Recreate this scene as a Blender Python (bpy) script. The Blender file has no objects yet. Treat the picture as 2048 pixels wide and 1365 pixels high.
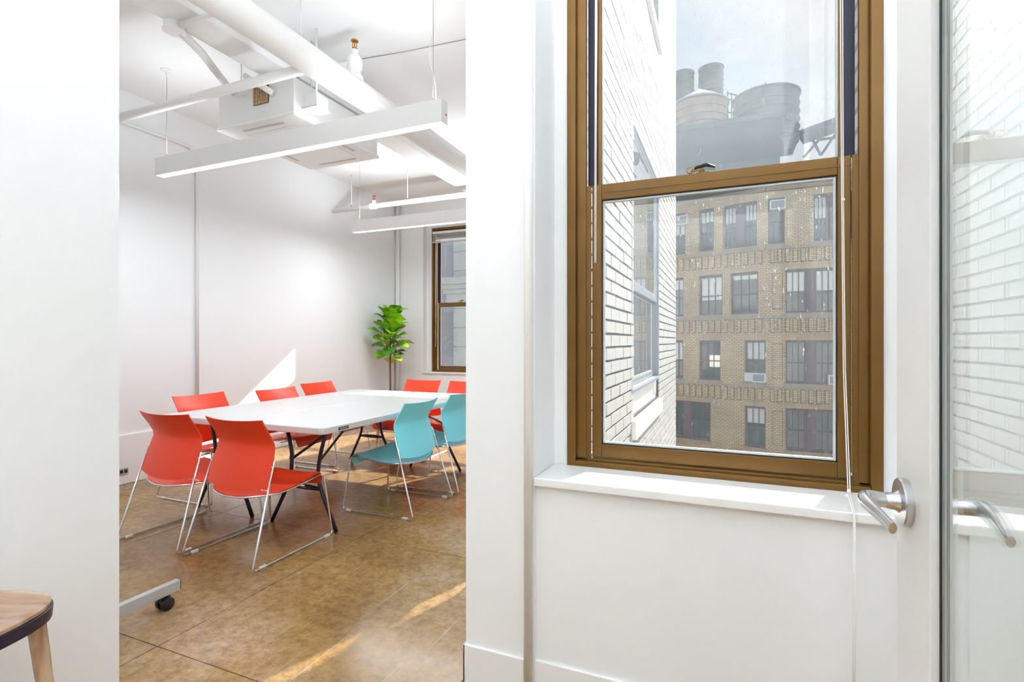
import bpy, bmesh, math, random
from mathutils import Vector, Matrix, Euler
random.seed(7)
PI = math.pi
R = math.radians
scene = bpy.context.scene
COL = scene.collection

# ------------------------------------------------------------------ camera, world, sun, exposure
H = 1.29
YAW = R(22.6)
cam_d = bpy.data.cameras.new('camera'); cam_d.lens = 18.0; cam_d.sensor_width = 36.0
cam_d.clip_start = 0.02; cam_d.clip_end = 400
cam = bpy.data.objects.new('camera', cam_d); COL.objects.link(cam)
cam.location = (0, 0, H); cam.rotation_euler = (PI / 2, 0, YAW)
scene.camera = cam

SUN_DIR = Vector((0.333, 1.0, 0.754)).normalized()      # towards the sun
sun_d = bpy.data.lights.new('sun', 'SUN'); sun_d.energy = 11.5; sun_d.angle = R(0.5); sun_d.color = (1.0, 0.965, 0.90)
sun = bpy.data.objects.new('sun', sun_d); COL.objects.link(sun)
sun.rotation_euler = SUN_DIR.to_track_quat('Z', 'Y').to_euler()

world = bpy.data.worlds.new('world'); scene.world = world; world.use_nodes = True
wn = world.node_tree.nodes; wl = world.node_tree.links; wn.clear()
w_out = wn.new('ShaderNodeOutputWorld'); w_bg = wn.new('ShaderNodeBackground')
w_tc = wn.new('ShaderNodeTexCoord')
w_sep = wn.new('ShaderNodeSeparateXYZ'); wl.new(w_tc.outputs['Generated'], w_sep.inputs[0])
w_ramp = wn.new('ShaderNodeValToRGB')                      # horizon to zenith
w_ramp.color_ramp.elements[0].position = 0.0; w_ramp.color_ramp.elements[0].color = (0.66, 0.80, 0.88, 1)
w_ramp.color_ramp.elements[1].position = 0.9; w_ramp.color_ramp.elements[1].color = (0.34, 0.56, 0.80, 1)
wl.new(w_sep.outputs[2], w_ramp.inputs[0])
w_noise = wn.new('ShaderNodeTexNoise'); w_noise.inputs['Scale'].default_value = 2.6; w_noise.inputs['Detail'].default_value = 6
w_noise.inputs['Roughness'].default_value = 0.6
w_map = wn.new('ShaderNodeMapping'); w_map.inputs['Scale'].default_value = (1, 1, 2.2); w_map.inputs['Location'].default_value = (0.3, 0.2, 0.1)
wl.new(w_tc.outputs['Generated'], w_map.inputs[0]); wl.new(w_map.outputs[0], w_noise.inputs['Vector'])
w_cr = wn.new('ShaderNodeValToRGB'); w_cr.color_ramp.elements[0].position = 0.42; w_cr.color_ramp.elements[1].position = 0.66
wl.new(w_noise.outputs['Fac'], w_cr.inputs[0])
w_dot = wn.new('ShaderNodeVectorMath'); w_dot.operation = 'DOT_PRODUCT'; w_dot.inputs[1].default_value = SUN_DIR
wl.new(w_tc.outputs['Generated'], w_dot.inputs[0])
w_pow = wn.new('ShaderNodeMath'); w_pow.operation = 'POWER'; w_pow.use_clamp = True; w_pow.inputs[1].default_value = 16.0
w_max = wn.new('ShaderNodeMath'); w_max.operation = 'MAXIMUM'; w_max.inputs[1].default_value = 0.0
wl.new(w_dot.outputs['Value'], w_max.inputs[0]); wl.new(w_max.outputs[0], w_pow.inputs[0])
w_add = wn.new('ShaderNodeMath'); w_add.operation = 'ADD'; w_add.use_clamp = True
w_m8 = wn.new('ShaderNodeMath'); w_m8.operation = 'MULTIPLY'; w_m8.inputs[1].default_value = 0.5
wl.new(w_cr.outputs[0], w_m8.inputs[0]); wl.new(w_m8.outputs[0], w_add.inputs[0]); wl.new(w_pow.outputs[0], w_add.inputs[1])
w_mix = wn.new('ShaderNodeMix'); w_mix.data_type = 'RGBA'; w_mix.inputs['B'].default_value = (1.0, 0.99, 0.97, 1)
wl.new(w_add.outputs[0], w_mix.inputs['Factor']); wl.new(w_ramp.outputs[0], w_mix.inputs['A'])
wl.new(w_mix.outputs['Result'], w_bg.inputs[0]); w_bg.inputs[1].default_value = 0.70
wl.new(w_bg.outputs[0], w_out.inputs[0])

vs = scene.view_settings
vs.view_transform = 'Standard'; vs.look = 'None'; vs.gamma = 1.0; vs.use_curve_mapping = False; vs.exposure = 0.0
cy = scene.cycles
cy.use_denoising = True; cy.max_bounces = 10; cy.diffuse_bounces = 6; cy.glossy_bounces = 4
cy.transparent_max_bounces = 24; cy.transmission_bounces = 6
cy.caustics_reflective = False; cy.caustics_refractive = False; cy.sample_clamp_indirect = 0.0

PENDANT_POWER = 27.0        # watts for the diffuser, per pendant
PENDANT_UP = 15.0

# ------------------------------------------------------------------ pixel helpers (2048 x 1365 frame): a pixel gives a direction only
FW = Vector((-math.sin(YAW), math.cos(YAW), 0)); RT = Vector((math.cos(YAW), math.sin(YAW), 0))
CAM = Vector((0, 0, H))
def ray(px, py): return FW + RT * ((px - 1024) / 1024) + Vector((0, 0, 1)) * ((682.5 - py) / 1024)
def onX(px, py, X): d = ray(px, py); return CAM + d * (X / d.x)
def onY(px, py, Y): d = ray(px, py); return CAM + d * (Y / d.y)
def onZ(px, py, Z): d = ray(px, py); return CAM + d * ((Z - H) / d.z)
def proj(P):
    p = Vector(P) - CAM; z = p.dot(FW)
    return 1024 + 1024 * p.dot(RT) / z, 682.5 - 1024 * p.z / z, z

# ------------------------------------------------------------------ materials
def new_mat(name):
    m = bpy.data.materials.new(name); m.use_nodes = True
    nt = m.node_tree
    return m, nt.nodes, nt.links, nt.nodes['Principled BSDF']
def N(nodes, kind, **kw):
    n = nodes.new(kind)
    for k, v in kw.items():
        if k in n.inputs: n.inputs[k].default_value = v
        else: setattr(n, k, v)
    return n
def pmat(name, col, rough=0.5, metal=0.0, spec=0.5, noise=0.0, nscale=8.0, bump=0.0, bscale=40.0, coat=0.0, detail=4.0):
    """principled colour with an optional procedural mottling and fine relief"""
    m, n, l, b = new_mat(name)
    b.inputs['Base Color'].default_value = (*col, 1)
    b.inputs['Roughness'].default_value = rough; b.inputs['Metallic'].default_value = metal
    b.inputs['Specular IOR Level'].default_value = spec
    b.inputs['Coat Weight'].default_value = coat
    tc = N(n, 'ShaderNodeTexCoord')
    if noise > 0:
        t = N(n, 'ShaderNodeTexNoise', Scale=nscale, Detail=detail)
        l.new(tc.outputs['Object'], t.inputs['Vector'])
        mx = N(n, 'ShaderNodeMix', data_type='RGBA')
        mx.inputs['A'].default_value = (*[c * (1 - noise) for c in col], 1)
        mx.inputs['B'].default_value = (*[min(1, c * (1 + noise)) for c in col], 1)
        l.new(t.outputs['Fac'], mx.inputs['Factor']); l.new(mx.outputs['Result'], b.inputs['Base Color'])
    if bump > 0:
        t = N(n, 'ShaderNodeTexNoise', Scale=bscale, Detail=3.0)
        l.new(tc.outputs['Object'], t.inputs['Vector'])
        bp = N(n, 'ShaderNodeBump', Strength=bump, Distance=0.01)
        l.new(t.outputs['Fac'], bp.inputs['Height']); l.new(bp.outputs[0], b.inputs['Normal'])
    return m
M = {}
M['wall'] = pmat('white_wall_paint', (0.845, 0.855, 0.862), 0.6, noise=0.015, nscale=1.5, bump=0.06, bscale=18)
M['ceiling'] = pmat('white_ceiling_paint', (0.86, 0.86, 0.858), 0.7, noise=0.02, nscale=1.2, bump=0.06, bscale=12)
M['trim'] = pmat('white_gloss_trim', (0.85, 0.85, 0.84), 0.35, bump=0.05, bscale=9)
M['pipe'] = pmat('white_pipe_paint', (0.84, 0.83, 0.81), 0.45, bump=0.04, bscale=14)
M['white_metal'] = pmat('white_powder_coat', (0.80, 0.80, 0.79), 0.4)
M['white_plastic'] = pmat('white_plastic', (0.82, 0.82, 0.80), 0.35)
M['bronze'] = pmat('bronze_anodised_frame', (0.18, 0.088, 0.016), 0.27, metal=0.4, noise=0.22, nscale=5, bump=0.03, bscale=60)
M['bronze_dark'] = pmat('dark_bronze', (0.07, 0.03, 0.012), 0.4, metal=0.3)
M['track_shade'] = pmat('dark_track_shade', (0.008, 0.008, 0.03), 0.5)  # near-black colour stands in for shade in the recessed track
M['gasket'] = pmat('pale_glazing_gasket', (0.55, 0.57, 0.58), 0.4)
M['black_gasket'] = pmat('black_rubber_gasket', (0.012, 0.013, 0.016), 0.5)
M['chrome'] = pmat('chrome_rod', (0.80, 0.80, 0.80), 0.13, metal=1.0)
M['steel'] = pmat('satin_steel', (0.62, 0.63, 0.65), 0.26, metal=1.0)
M['red'] = pmat('red_plastic', (0.82, 0.052, 0.012), 0.34, noise=0.04, nscale=3)
M['blue'] = pmat('blue_plastic', (0.25, 0.85, 1.0), 0.36, noise=0.03, nscale=3)
M['table'] = pmat('white_table_plastic', (0.64, 0.635, 0.63), 0.32, bump=0.05, bscale=120)
M['leg'] = pmat('dark_table_leg', (0.022, 0.014, 0.035), 0.28)
M['black'] = pmat('black_plastic', (0.012, 0.012, 0.018), 0.35)
M['clear'] = pmat('pale_glide', (0.75, 0.75, 0.74), 0.3)
M['brass'] = pmat('brass', (0.65, 0.36, 0.05), 0.28, metal=1.0)
M['old_brass'] = pmat('aged_brass', (0.42, 0.26, 0.07), 0.35, metal=0.8)
M['copper'] = pmat('copper_red', (0.45, 0.13, 0.06), 0.4, metal=0.6)
M['red_dot'] = pmat('red_sticker', (0.55, 0.01, 0.01), 0.5)
M['grille'] = pmat('dark_grille', (0.10, 0.07, 0.05), 0.6)
M['grey_plate'] = pmat('grey_plate', (0.48, 0.48, 0.48), 0.4)
M['alu'] = pmat('silver_painted_tube', (0.55, 0.56, 0.58), 0.35, metal=0.3)
M['wire'] = pmat('thin_grey_cable', (0.30, 0.29, 0.27), 0.5)
M['cord'] = pmat('white_cord', (0.82, 0.80, 0.76), 0.6)
M['bark'] = pmat('brown_bark', (0.17, 0.085, 0.03), 0.75, noise=0.3, nscale=30)
M['pot'] = pmat('white_ceramic_pot', (0.72, 0.71, 0.69), 0.3)
M['soil'] = pmat('dark_soil', (0.05, 0.03, 0.02), 0.9, noise=0.3, nscale=40)
M['pale_wood'] = pmat('pale_wood', (0.62, 0.42, 0.22), 0.5, noise=0.15, nscale=12)
M['red_fabric'] = pmat('red_fabric', (0.60, 0.035, 0.015), 0.85, bump=0.2, bscale=300)
M['navy'] = pmat('navy_webbing', (0.01, 0.012, 0.05), 0.7)
M['stone'] = pmat('white_painted_stone', (0.80, 0.79, 0.77), 0.6, noise=0.05, nscale=12, bump=0.15, bscale=40)
M['grey_frame'] = pmat('grey_window_frame', (0.24, 0.28, 0.33), 0.4)
M['brown_frame_far'] = pmat('mauve_brown_frame', (0.16, 0.09, 0.11), 0.5)
M['muntin'] = pmat('dark_muntin', (0.10, 0.09, 0.10), 0.5)
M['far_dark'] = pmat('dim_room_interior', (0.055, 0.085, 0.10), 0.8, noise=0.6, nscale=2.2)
M['far_mid'] = pmat('grey_room_interior', (0.25, 0.26, 0.26), 0.8, noise=0.4, nscale=1.6)
M['far_blind'] = pmat('cream_roller_blind', (0.92, 0.91, 0.86), 0.8)
M['limestone'] = pmat('pale_limestone', (0.52, 0.46, 0.38), 0.8, noise=0.12, nscale=1.4)
M['pale_stone'] = pmat('pale_neighbour_stone', (0.80, 0.77, 0.73), 0.8, noise=0.12, nscale=2.5, bump=0.3, bscale=6)
M['far_sill'] = pmat('brown_stone_sill', (0.42, 0.32, 0.24), 0.8, noise=0.15, nscale=3)
M['tank_wood'] = pmat('weathered_tank_wood', (0.20, 0.19, 0.18), 0.85, noise=0.2, nscale=2)
M['tank_rust'] = pmat('rusty_tank', (0.42, 0.27, 0.21), 0.85, noise=0.3, nscale=1.3)
M['tank_roof'] = pmat('pale_tank_roof', (0.42, 0.38, 0.36), 0.8)
M['steelwork'] = pmat('grey_steelwork', (0.22, 0.23, 0.24), 0.7)
M['bulkhead'] = pmat('dark_grey_bulkhead', (0.13, 0.14, 0.15), 0.8, noise=0.2, nscale=0.8)
M['asphalt'] = pmat('grey_courtyard', (0.25, 0.25, 0.25), 0.9, noise=0.2, nscale=1)
M['neigh_brick'] = pmat('mauve_grey_brick', (0.62, 0.56, 0.60), 0.85, noise=0.12, nscale=3)
M['ac_white'] = pmat('white_air_conditioner', (0.80, 0.80, 0.79), 0.4)
M['ac_grille'] = pmat('grey_air_conditioner_grille', (0.33, 0.33, 0.33), 0.6)

# polished stained concrete
def floor_material():
    m, n, l, b = new_mat('stained_polished_concrete')
    tc = N(n, 'ShaderNodeTexCoord'); geo = N(n, 'ShaderNodeNewGeometry')
    n1 = N(n, 'ShaderNodeTexNoise', Scale=1.1, Detail=6.0, Roughness=0.62); l.new(geo.outputs['Position'], n1.inputs['Vector'])
    n2 = N(n, 'ShaderNodeTexNoise', Scale=20.0, Detail=10.0, Roughness=0.8); l.new(geo.outputs['Position'], n2.inputs['Vector'])
    n3 = N(n, 'ShaderNodeTexNoise', Scale=85.0, Detail=4.0, Roughness=0.7); l.new(geo.outputs['Position'], n3.inputs['Vector'])
    r1 = N(n, 'ShaderNodeValToRGB')
    e = r1.color_ramp.elements
    e[0].position = 0.32; e[0].color = (0.24, 0.135, 0.06, 1)
    e[1].position = 0.68; e[1].color = (0.50, 0.36, 0.25, 1)
    x = e.new(0.50); x.color = (0.37, 0.225, 0.085, 1)
    l.new(n1.outputs['Fac'], r1.inputs[0])
    r2 = N(n, 'ShaderNodeValToRGB'); e = r2.color_ramp.elements
    e[0].position = 0.34; e[0].color = (0.42, 0.38, 0.34, 1); e[1].position = 0.62; e[1].color = (1.18, 1.16, 1.1, 1)
    l.new(n2.outputs['Fac'], r2.inputs[0])
    mx = N(n, 'ShaderNodeMix', data_type='RGBA', blend_type='MULTIPLY'); mx.inputs['Factor'].default_value = 0.8
    l.new(r1.outputs[0], mx.inputs['A']); l.new(r2.outputs[0], mx.inputs['B'])
    r3 = N(n, 'ShaderNodeValToRGB'); e = r3.color_ramp.elements
    e[0].position = 0.645; e[0].color = (0, 0, 0, 1); e[1].position = 0.70; e[1].color = (1, 1, 1, 1)
    l.new(n3.outputs['Fac'], r3.inputs[0])
    m2 = N(n, 'ShaderNodeMix', data_type='RGBA'); m2.inputs['B'].default_value = (0.55, 0.45, 0.33, 1)
    l.new(r3.outputs[0], m2.inputs['Factor']); l.new(mx.outputs['Result'], m2.inputs['A'])
    # worn scratches: stretched noise
    mp = N(n, 'ShaderNodeMapping'); mp.inputs['Rotation'].default_value = (0, 0, 0.55); mp.inputs['Scale'].default_value = (60, 0.8, 1)
    l.new(geo.outputs['Position'], mp.inputs[0])
    n4 = N(n, 'ShaderNodeTexNoise', Scale=1.0, Detail=2.0); l.new(mp.outputs[0], n4.inputs['Vector'])
    r4 = N(n, 'ShaderNodeValToRGB'); e = r4.color_ramp.elements
    e[0].position = 0.68; e[0].color = (0, 0, 0, 1); e[1].position = 0.74; e[1].color = (0.55, 0.55, 0.55, 1)
    l.new(n4.outputs['Fac'], r4.inputs[0])
    m3 = N(n, 'ShaderNodeMix', data_type='RGBA'); m3.inputs['B'].default_value = (0.52, 0.42, 0.33, 1)
    l.new(r4.outputs[0], m3.inputs['Factor']); l.new(m2.outputs['Result'], m3.inputs['A'])
    l.new(m3.outputs['Result'], b.inputs['Base Color'])
    rr = N(n, 'ShaderNodeMapRange'); rr.inputs['To Min'].default_value = 0.10; rr.inputs['To Max'].default_value = 0.30
    l.new(n2.outputs['Fac'], rr.inputs['Value']); l.new(rr.outputs[0], b.inputs['Roughness'])
    bp = N(n, 'ShaderNodeBump', Strength=0.10, Distance=0.01); l.new(n1.outputs['Fac'], bp.inputs['Height']); l.new(bp.outputs[0], b.inputs['Normal'])
    b.inputs['Specular IOR Level'].default_value = 0.38
    return m
M['floor'] = floor_material()
M['joint'] = pmat('dark_floor_joint', (0.06, 0.04, 0.03), 0.8)

def brick_mat(name, c1, c2, mortar, bw, bh, ms=0.012, rough=0.8, bump=0.4):
    """far brickwork by Object coordinates: x along the wall, z up"""
    m, n, l, b = new_mat(name)
    tc = N(n, 'ShaderNodeTexCoord'); sp = N(n, 'ShaderNodeSeparateXYZ'); cb = N(n, 'ShaderNodeCombineXYZ')
    l.new(tc.outputs['Object'], sp.inputs[0])
    ad = N(n, 'ShaderNodeMath', operation='ADD'); l.new(sp.outputs[0], ad.inputs[0]); l.new(sp.outputs[1], ad.inputs[1])
    l.new(ad.outputs[0], cb.inputs[0]); l.new(sp.outputs[2], cb.inputs[1])
    br = N(n, 'ShaderNodeTexBrick', Scale=1.0)
    br.inputs['Color1'].default_value = (*c1, 1); br.inputs['Color2'].default_value = (*c2, 1); br.inputs['Mortar'].default_value = (*mortar, 1)
    br.inputs['Mortar Size'].default_value = ms; br.inputs['Brick Width'].default_value = bw; br.inputs['Row Height'].default_value = bh
    br.inputs['Mortar Smooth'].default_value = 0.2; br.inputs['Bias'].default_value = 0.0
    l.new(cb.outputs[0], br.inputs['Vector'])
    ns = N(n, 'ShaderNodeTexNoise', Scale=0.45, Detail=5.0); l.new(tc.outputs['Object'], ns.inputs['Vector'])
    rp = N(n, 'ShaderNodeValToRGB'); e = rp.color_ramp.elements
    e[0].position = 0.35; e[0].color = (0.80, 0.78, 0.77, 1); e[1].position = 0.65; e[1].color = (1.1, 1.08, 1.02, 1)
    l.new(ns.outputs['Fac'], rp.inputs[0])
    mx = N(n, 'ShaderNodeMix', data_type='RGBA', blend_type='MULTIPLY'); mx.inputs['Factor'].default_value = 0.9
    l.new(br.outputs['Color'], mx.inputs['A']); l.new(rp.outputs[0], mx.inputs['B']); l.new(mx.outputs['Result'], b.inputs['Base Color'])
    bp = N(n, 'ShaderNodeBump', Strength=bump, Distance=0.02, invert=True); l.new(br.outputs['Fac'], bp.inputs['Height']); l.new(bp.outputs[0], b.inputs['Normal'])
    b.inputs['Roughness'].default_value = rough
    return m
M['tan_brick'] = brick_mat('tan_brick', (0.88, 0.64, 0.36), (0.74, 0.53, 0.29), (0.34, 0.25, 0.16), 0.26, 0.10, 0.02)
M['tan_soldier'] = brick_mat('tan_brick_soldier_course', (0.68, 0.48, 0.27), (0.58, 0.42, 0.24), (0.38, 0.28, 0.19), 0.085, 0.6, 0.012)
M['brick_joint'] = pmat('dark_brick_joint', (0.17, 0.12, 0.08), 0.9)
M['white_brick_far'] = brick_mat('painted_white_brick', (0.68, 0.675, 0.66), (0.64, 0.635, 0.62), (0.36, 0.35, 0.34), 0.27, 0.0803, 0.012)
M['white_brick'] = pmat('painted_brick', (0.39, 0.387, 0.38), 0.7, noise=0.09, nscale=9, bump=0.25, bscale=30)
M['mortar'] = pmat('grey_mortar', (0.04, 0.039, 0.038), 0.9, noise=0.25, nscale=25)

def wood_mat():
    m, n, l, b = new_mat('walnut_veneer')
    tc = N(n, 'ShaderNodeTexCoord'); mp = N(n, 'ShaderNodeMapping'); mp.inputs['Scale'].default_value = (3, 26, 3)
    l.new(tc.outputs['Object'], mp.inputs[0])
    t = N(n, 'ShaderNodeTexNoise', Scale=1.2, Detail=6.0, Distortion=0.6); l.new(mp.outputs[0], t.inputs['Vector'])
    r = N(n, 'ShaderNodeValToRGB'); e = r.color_ramp.elements
    e[0].position = 0.3; e[0].color = (0.28, 0.12, 0.055, 1); e[1].position = 0.7; e[1].color = (0.58, 0.42, 0.28, 1)
    l.new(t.outputs['Fac'], r.inputs[0]); l.new(r.outputs[0], b.inputs['Base Color']); b.inputs['Roughness'].default_value = 0.22
    b.inputs['Coat Weight'].default_value = 0.5; b.inputs['Coat Roughness'].default_value = 0.08
    return m
M['wood'] = wood_mat()

def leaf_mat():
    m, n, l, b = new_mat('fiddle_leaf')
    oi = N(n, 'ShaderNodeObjectInfo'); r = N(n, 'ShaderNodeValToRGB'); e = r.color_ramp.elements
    e[0].position = 0.0; e[0].color = (0.05, 0.27, 0.015, 1); e[1].position = 1.0; e[1].color = (0.42, 0.66, 0.025, 1)
    x = e.new(0.45); x.color = (0.26, 0.54, 0.02, 1)
    l.new(oi.outputs['Random'], r.inputs[0]); l.new(r.outputs[0], b.inputs['Base Color']); b.inputs['Roughness'].default_value = 0.32
    return m
M['leaf'] = leaf_mat()

def glass_mat(name, tint=(1, 1, 1), ior=1.5, dust=0.0, dust_scale=3.0, specks=0.0, boost=1.0, top_z=None):
    """thin pane: clear transmission plus Fresnel reflection, with an even film of dust and specks that scatter light"""
    m = bpy.data.materials.new(name); m.use_nodes = True
    n = m.node_tree.nodes; l = m.node_tree.links; n.clear()
    out = N(n, 'ShaderNodeOutputMaterial')
    tr = N(n, 'ShaderNodeBsdfTransparent', Color=(*tint, 1))
    gl = N(n, 'ShaderNodeBsdfGlossy', Roughness=0.0); gl.inputs['Color'].default_value = (1, 1, 1, 1)
    # Schlick reflectance of either face, from |cos| of the viewing angle
    g0 = N(n, 'ShaderNodeNewGeometry')
    dt = N(n, 'ShaderNodeVectorMath', operation='DOT_PRODUCT'); l.new(g0.outputs['Incoming'], dt.inputs[0]); l.new(g0.outputs['Normal'], dt.inputs[1])
    ab = N(n, 'ShaderNodeMath', operation='ABSOLUTE'); l.new(dt.outputs['Value'], ab.inputs[0])
    om = N(n, 'ShaderNodeMath', operation='SUBTRACT', use_clamp=True); om.inputs[0].default_value = 1.0; l.new(ab.outputs[0], om.inputs[1])
    p5 = N(n, 'ShaderNodeMath', operation='POWER'); p5.inputs[1].default_value = 5.0; l.new(om.outputs[0], p5.inputs[0])
    fr = N(n, 'ShaderNodeMath', operation='MULTIPLY_ADD'); fr.inputs[1].default_value = 0.96; fr.inputs[2].default_value = ((ior - 1) / (ior + 1)) ** 2
    l.new(p5.outputs[0], fr.inputs[0])
    mul = N(n, 'ShaderNodeMath', operation='MULTIPLY', use_clamp=True); mul.inputs[1].default_value = boost
    l.new(fr.outputs[0], mul.inputs[0])
    mx = N(n, 'ShaderNodeMixShader'); l.new(mul.outputs[0], mx.inputs[0]); l.new(tr.outputs[0], mx.inputs[1]); l.new(gl.outputs[0], mx.inputs[2])
    last = mx
    if dust > 0 or specks > 0:
        geo = N(n, 'ShaderNodeNewGeometry')
        t = N(n, 'ShaderNodeTexNoise', Scale=dust_scale, Detail=5.0, Roughness=0.6); l.new(geo.outputs['Position'], t.inputs['Vector'])
        r = N(n, 'ShaderNodeMapRange', clamp=True); r.inputs['From Min'].default_value = 0.3; r.inputs['From Max'].default_value = 0.75
        r.inputs['To Min'].default_value = dust * 0.45; r.inputs['To Max'].default_value = dust * 1.5
        l.new(t.outputs['Fac'], r.inputs['Value'])
        mp = N(n, 'ShaderNodeMapping'); mp.inputs['Scale'].default_value = (170, 170, 42)
        l.new(geo.outputs['Position'], mp.inputs[0])
        v = N(n, 'ShaderNodeTexNoise', Scale=1.0, Detail=1.0); l.new(mp.outputs[0], v.inputs['Vector'])
        r2 = N(n, 'ShaderNodeMapRange', clamp=True); r2.inputs['From Min'].default_value = 0.70; r2.inputs['From Max'].default_value = 0.78
        r2.inputs['To Max'].default_value = specks; l.new(v.outputs['Fac'], r2.inputs['Value'])
        ad = N(n, 'ShaderNodeMath', operation='ADD', use_clamp=True); l.new(r.outputs[0], ad.inputs[0]); l.new(r2.outputs[0], ad.inputs[1])
        fac = ad
        if top_z is not None:            # grime is thicker towards the top of the pane, thinner where rain washes it
            sp = N(n, 'ShaderNodeSeparateXYZ'); l.new(geo.outputs['Position'], sp.inputs[0])
            gz = N(n, 'ShaderNodeMapRange', clamp=True); gz.inputs['From Min'].default_value = top_z[0]; gz.inputs['From Max'].default_value = top_z[1]
            gz.inputs['To Min'].default_value = 0.35; gz.inputs['To Max'].default_value = 1.5
            l.new(sp.outputs[2], gz.inputs['Value'])
            mm = N(n, 'ShaderNodeMath', operation='MULTIPLY', use_clamp=True); l.new(ad.outputs[0], mm.inputs[0]); l.new(gz.outputs[0], mm.inputs[1])
            fac = mm
        df = N(n, 'ShaderNodeBsdfTranslucent'); df.inputs['Color'].default_value = (0.66, 0.80, 0.90, 1)
        m2 = N(n, 'ShaderNodeMixShader'); l.new(fac.outputs[0], m2.inputs[0]); l.new(mx.outputs[0], m2.inputs[1]); l.new(df.outputs[0], m2.inputs[2])
        last = m2
    l.new(last.outputs[0], out.inputs[0])
    return m
M['glass_low'] = glass_mat('dusty_lower_pane', dust=0.030, dust_scale=2.2, specks=0.22, top_z=(1.0, 1.85))
M['glass_up'] = glass_mat('dusty_upper_pane', dust=0.036, dust_scale=1.6, specks=0.14)
M['glass'] = glass_mat('clear_pane')
def cloth_mat():
    m, n, l, b = new_mat('pale_shade_cloth')
    b.inputs['Base Color'].default_value = (0.62, 0.65, 0.68, 1); b.inputs['Roughness'].default_value = 0.8
    tl = N(n, 'ShaderNodeBsdfTranslucent'); tl.inputs['Color'].default_value = (0.85, 0.87, 0.90, 1)
    mx = N(n, 'ShaderNodeMixShader'); mx.inputs[0].default_value = 0.45
    l.new(b.outputs[0], mx.inputs[1]); l.new(tl.outputs[0], mx.inputs[2]); l.new(mx.outputs[0], n['Material Output'].inputs[0])
    return m
M['shade_cloth'] = cloth_mat()
M['door_glass'] = glass_mat('door_pane', tint=(0.95, 0.975, 0.965), boost=1.35)
M['far_glass'] = glass_mat('far_pane', boost=0.7)

def emis(name, col, s):
    m = bpy.data.materials.new(name); m.use_nodes = True
    n = m.node_tree.nodes; l = m.node_tree.links; n.clear()
    o = N(n, 'ShaderNodeOutputMaterial'); e = N(n, 'ShaderNodeEmission', Color=(*col, 1), Strength=s); l.new(e.outputs[0], o.inputs[0])
    return m
M['diffuser'] = emis('lit_diffuser', (1.0, 0.985, 0.94), 3.0)
M['lamp_spot'] = emis('lit_bulb', (1.0, 0.93, 0.75), 4.0)
M['lit_window'] = emis('daylit_far_window', (1.0, 0.95, 0.80), 0.85)

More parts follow.
